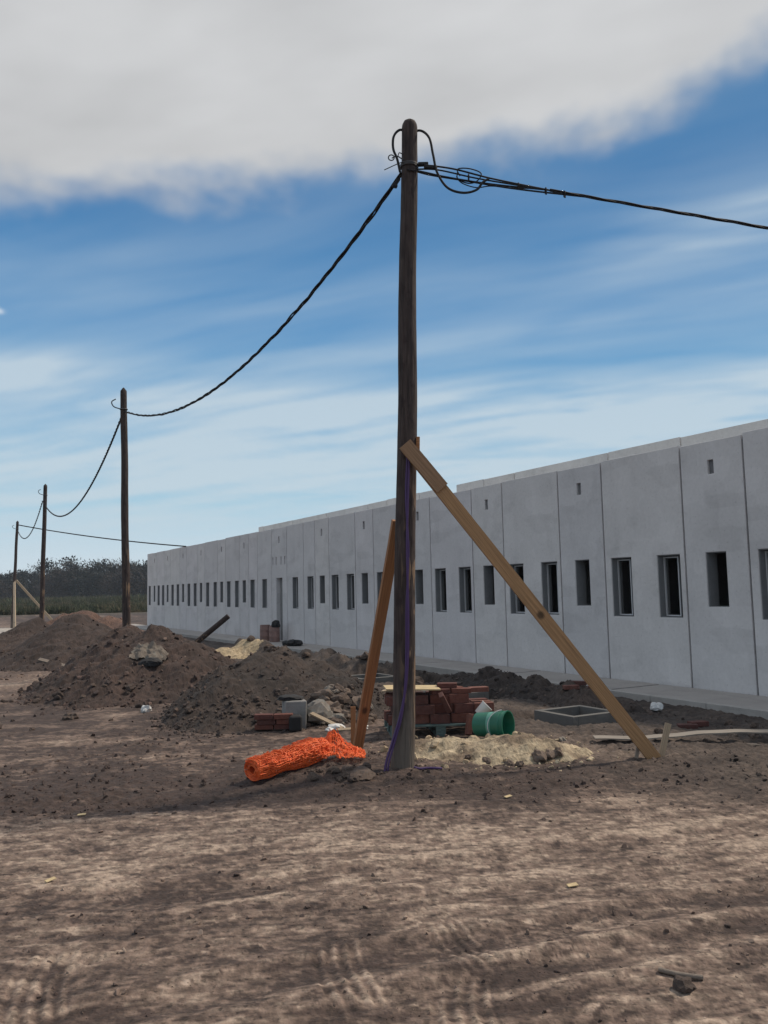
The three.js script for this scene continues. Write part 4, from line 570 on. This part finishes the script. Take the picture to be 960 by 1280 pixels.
  for (const [x, z, ry] of [[-2.35, -6.45, 0.1], [0.92, -6.62, 0.5], [1.0, -4.75, 0.2], [-2.0, -5.0, 0.8]]) { const m = solo('paper_scrap', boxUV(box(0.06, 0.006, 0.035, 0, 0, 0, 0.002), 3), M.ply, 'pale flat scrap lying on the dry soil', 'scrap', 'flat scraps on the dry soil', [x, G(x, z) + 0.012, z]); m.rotation.set(0.1, ry, 0.05); }
}
{ // loose crumbs of soil over the yard
  const N = 10000, R = rng(404), im = new THREE.InstancedMesh(smallLumps[0], M.crumb, N), q = new THREE.Object3D(), c = new THREE.Color(); let n = 0;
  while (n < N) { const r = 2.6 * Math.pow(7.5, R()), a = (R() - 0.5) * 1.15, x = r * Math.sin(a), z = -r * Math.cos(a); if (un(x, z)[1] < 1.4) continue; const sand = x > 0.2 && x < 2.1 && z < -7.9 && z > -9.1; const d = (r < 6.6 ? 0.35 : 1) * (clamp(0.22 + 1.3 * fbm(x * 0.6 + 8, z * 0.6, 3)) + 0.7 * ss(1.6, 0.3, Math.abs(z + 7.4))) * (sand ? 0.06 : 1); if (R() > d) continue; const s = (0.0022 + 0.0125 * R() ** 9) * (0.55 + 0.13 * r); const y = surf(x, z); q.position.set(x, y + s * 0.15, z); q.rotation.set(R() * 6, R() * 6, R() * 6); q.scale.set(s * 1.2, s * 0.8, s); q.updateMatrix(); im.setMatrixAt(n, q.matrix); const v = 0.85 + 0.6 * R(), g = gcol(x, z, y); im.setColorAt(n, c.setRGB(g[0] * v, g[1] * v, g[2] * v)); n++; }
  im.name = 'soil_crumbs'; im.userData = { kind: 'stuff', label: 'loose crumbs of dry soil over the bare yard', category: 'soil' }; cast(im); scene.add(im);
}

// ------------------------------------------------------------------ far field: weeds and the belt of trees
{
  const R = rng(55);
  const blade = (h, w, a, b) => { const g = new THREE.BufferGeometry(), c = Math.cos(a), s = Math.sin(a), x = 0.35 * c * R(), z = 0.35 * s * R(); g.setAttribute('position', new THREE.Float32BufferAttribute([x - w * s, 0, z + w * c, x + w * s, 0, z - w * c, x + c * b, h, z + s * b], 3)); return g; };
  const tufts = [0, 1].map(() => { const l = []; for (let i = 0; i < 40; i++) l.push(blade(0.22 + 0.35 * R(), 0.03, R() * 6.28, 0.3 * R())); const g = mergeGeometries(l); g.computeVertexNormals(); return g; });
  const mats = [[0.05, 0.062, 0.03], [0.10, 0.085, 0.048]].map((c) => std({ color: new THREE.Color().setRGB(...c), side: THREE.DoubleSide }));
  tufts.forEach((g, k) => { const N = 5200, im = new THREE.InstancedMesh(g, mats[k], N), q = new THREE.Object3D(), c = new THREE.Color(); for (let i = 0; i < N; i++) { const z = -80 - 150 * R() ** 1.3, x = z * (0.08 + 0.62 * R()) ; const hs = (0.35 + 1.5 * R() * R() + 0.9 * clamp(0.5 + fbm(x * 0.06, z * 0.06, 3))) * (0.8 + 0.6 * ss(-100, -200, z)); q.position.set(x, G(x, z), z); q.rotation.y = R() * 6.28; q.scale.set(1.6 * hs, hs, 1.6 * hs); q.updateMatrix(); im.setMatrixAt(i, q.matrix); const v = 0.7 + 0.6 * R(); im.setColorAt(i, c.setRGB(v, v, v)); } im.name = k ? 'dry_weeds' : 'green_weeds'; im.userData = { kind: 'stuff', label: k ? 'dry yellowish weeds in the field before the trees' : 'green weeds in the field before the trees', category: 'weeds' }; cast(im); scene.add(im); });
  const trunkM = std({ color: new THREE.Color().setRGB(0.10, 0.085, 0.075) });
  const leafM = [[0.020, 0.024, 0.021], [0.042, 0.034, 0.031], [0.026, 0.028, 0.024], [0.05, 0.04, 0.035]].map((c) => std({ color: new THREE.Color().setRGB(...c), side: THREE.DoubleSide }));
  const protos = [];
  for (let k = 0; k < 6; k++) {
    const bare = k === 1 || k === 3, H = 9, tr = [], lv = [];
    const up = V(0, 1, 0); const seg = (a, b, r0, r1) => { const d = b.clone().sub(a), g = new THREE.CylinderGeometry(r1, r0, d.length(), 6, 1, true); g.translate(0, d.length() / 2, 0); g.applyQuaternion(new THREE.Quaternion().setFromUnitVectors(up, d.normalize())); g.translate(a.x, a.y, a.z); tr.push(g); };
    const tip = V((R() - 0.5), H * 0.55, (R() - 0.5)); seg(V(0, -0.3, 0), tip, 0.22, 0.10);
    const limbs = []; for (let i = 0; i < (bare ? 13 : 9); i++) { const t = 0.25 + 0.75 * R(), a = V(0, 0, 0).lerp(tip, t), an = R() * 6.28, rr = 1.3 + 1.9 * R(), b = V(a.x + Math.cos(an) * rr, a.y + 1.0 + 2.2 * R(), a.z + Math.sin(an) * rr); b.y = Math.min(b.y, H * 0.97); seg(a, b, 0.08, 0.025); limbs.push(b); if (bare) for (let j = 0; j < 7; j++) { const e = V(b.x + (R() - 0.5) * 1.8, Math.min(H, b.y + 1.3 * R()), b.z + (R() - 0.5) * 1.8); seg(a.clone().lerp(b, 0.5 + 0.5 * R()), e, 0.025, 0.012); limbs.push(e); } }
    const nl = bare ? 2600 : 3600;
    for (let i = 0; i < nl; i++) { const low = R() < 0.5, b = low ? V((R() - 0.5) * 5, 0.2 + 4.0 * R(), (R() - 0.5) * 5.5) : limbs[Math.floor(R() * limbs.length)]; const s = (bare ? 0.19 : 0.26) * (0.5 + R()), sp = bare ? 1.0 : 1.25, v = () => (R() + R() + R() - 1.5) * sp, x = b.x + v(), y = Math.max(0.1, b.y + v() * 0.8), z = b.z + v(); const d = () => (R() - 0.5) * 2 * s; lv.push(x + d(), y + d(), z + d(), x + d(), y + d() * (bare ? 2.2 : 1), z + d(), x + d() * (bare ? 0.4 : 1), y + d(), z + d()); }
    const cg = new THREE.BufferGeometry(); cg.setAttribute('position', new THREE.Float32BufferAttribute(lv, 3)); cg.computeVertexNormals();
    protos.push([merge(tr), cg, leafM[k % 4], bare]);
  }
  const hgt = [[-170, 8.5], [-122, 9.2], [-114, 9.0], [-106, 9.4], [-98, 11.2], [-92, 13.4], [-86, 12.2], [-78, 12], [-70, 12.5], [-40, 12]];
  for (let i = 0; i < 87; i++) {
    const row = i % 3, x = -172 + 1.63 * i + (R() - 0.5) * 2, z = -236 - row * 13 - R() * 7, k = Math.floor(R() * 6), [tg, cg, lm, bare] = protos[k];
    const h = lut(hgt, x * (244 / -z)) * (row ? 1.14 : 0.86) * (0.86 + 0.24 * R()), t = thing(bare ? 'bare_tree' : 'evergreen_tree', bare ? 'brownish leafless tree in the belt of trees beyond the field' : 'dark leafy tree in the belt of trees beyond the field', 'tree', [x, G(x, z) - 0.1, z], bare ? 'leafless trees beyond the field' : 'leafy trees beyond the field');
    part('trunk', tg, trunkM, t); part('crown', cg, lm, t); t.scale.set(h / 9 * 1.05, h / 9, h / 9 * 1.05); t.rotation.y = R() * 6.28;
  }
  scene.fog = new THREE.FogExp2(new THREE.Color().setRGB(0.58, 0.66, 0.76), 0.00035);
}

renderer.render(scene, camera);
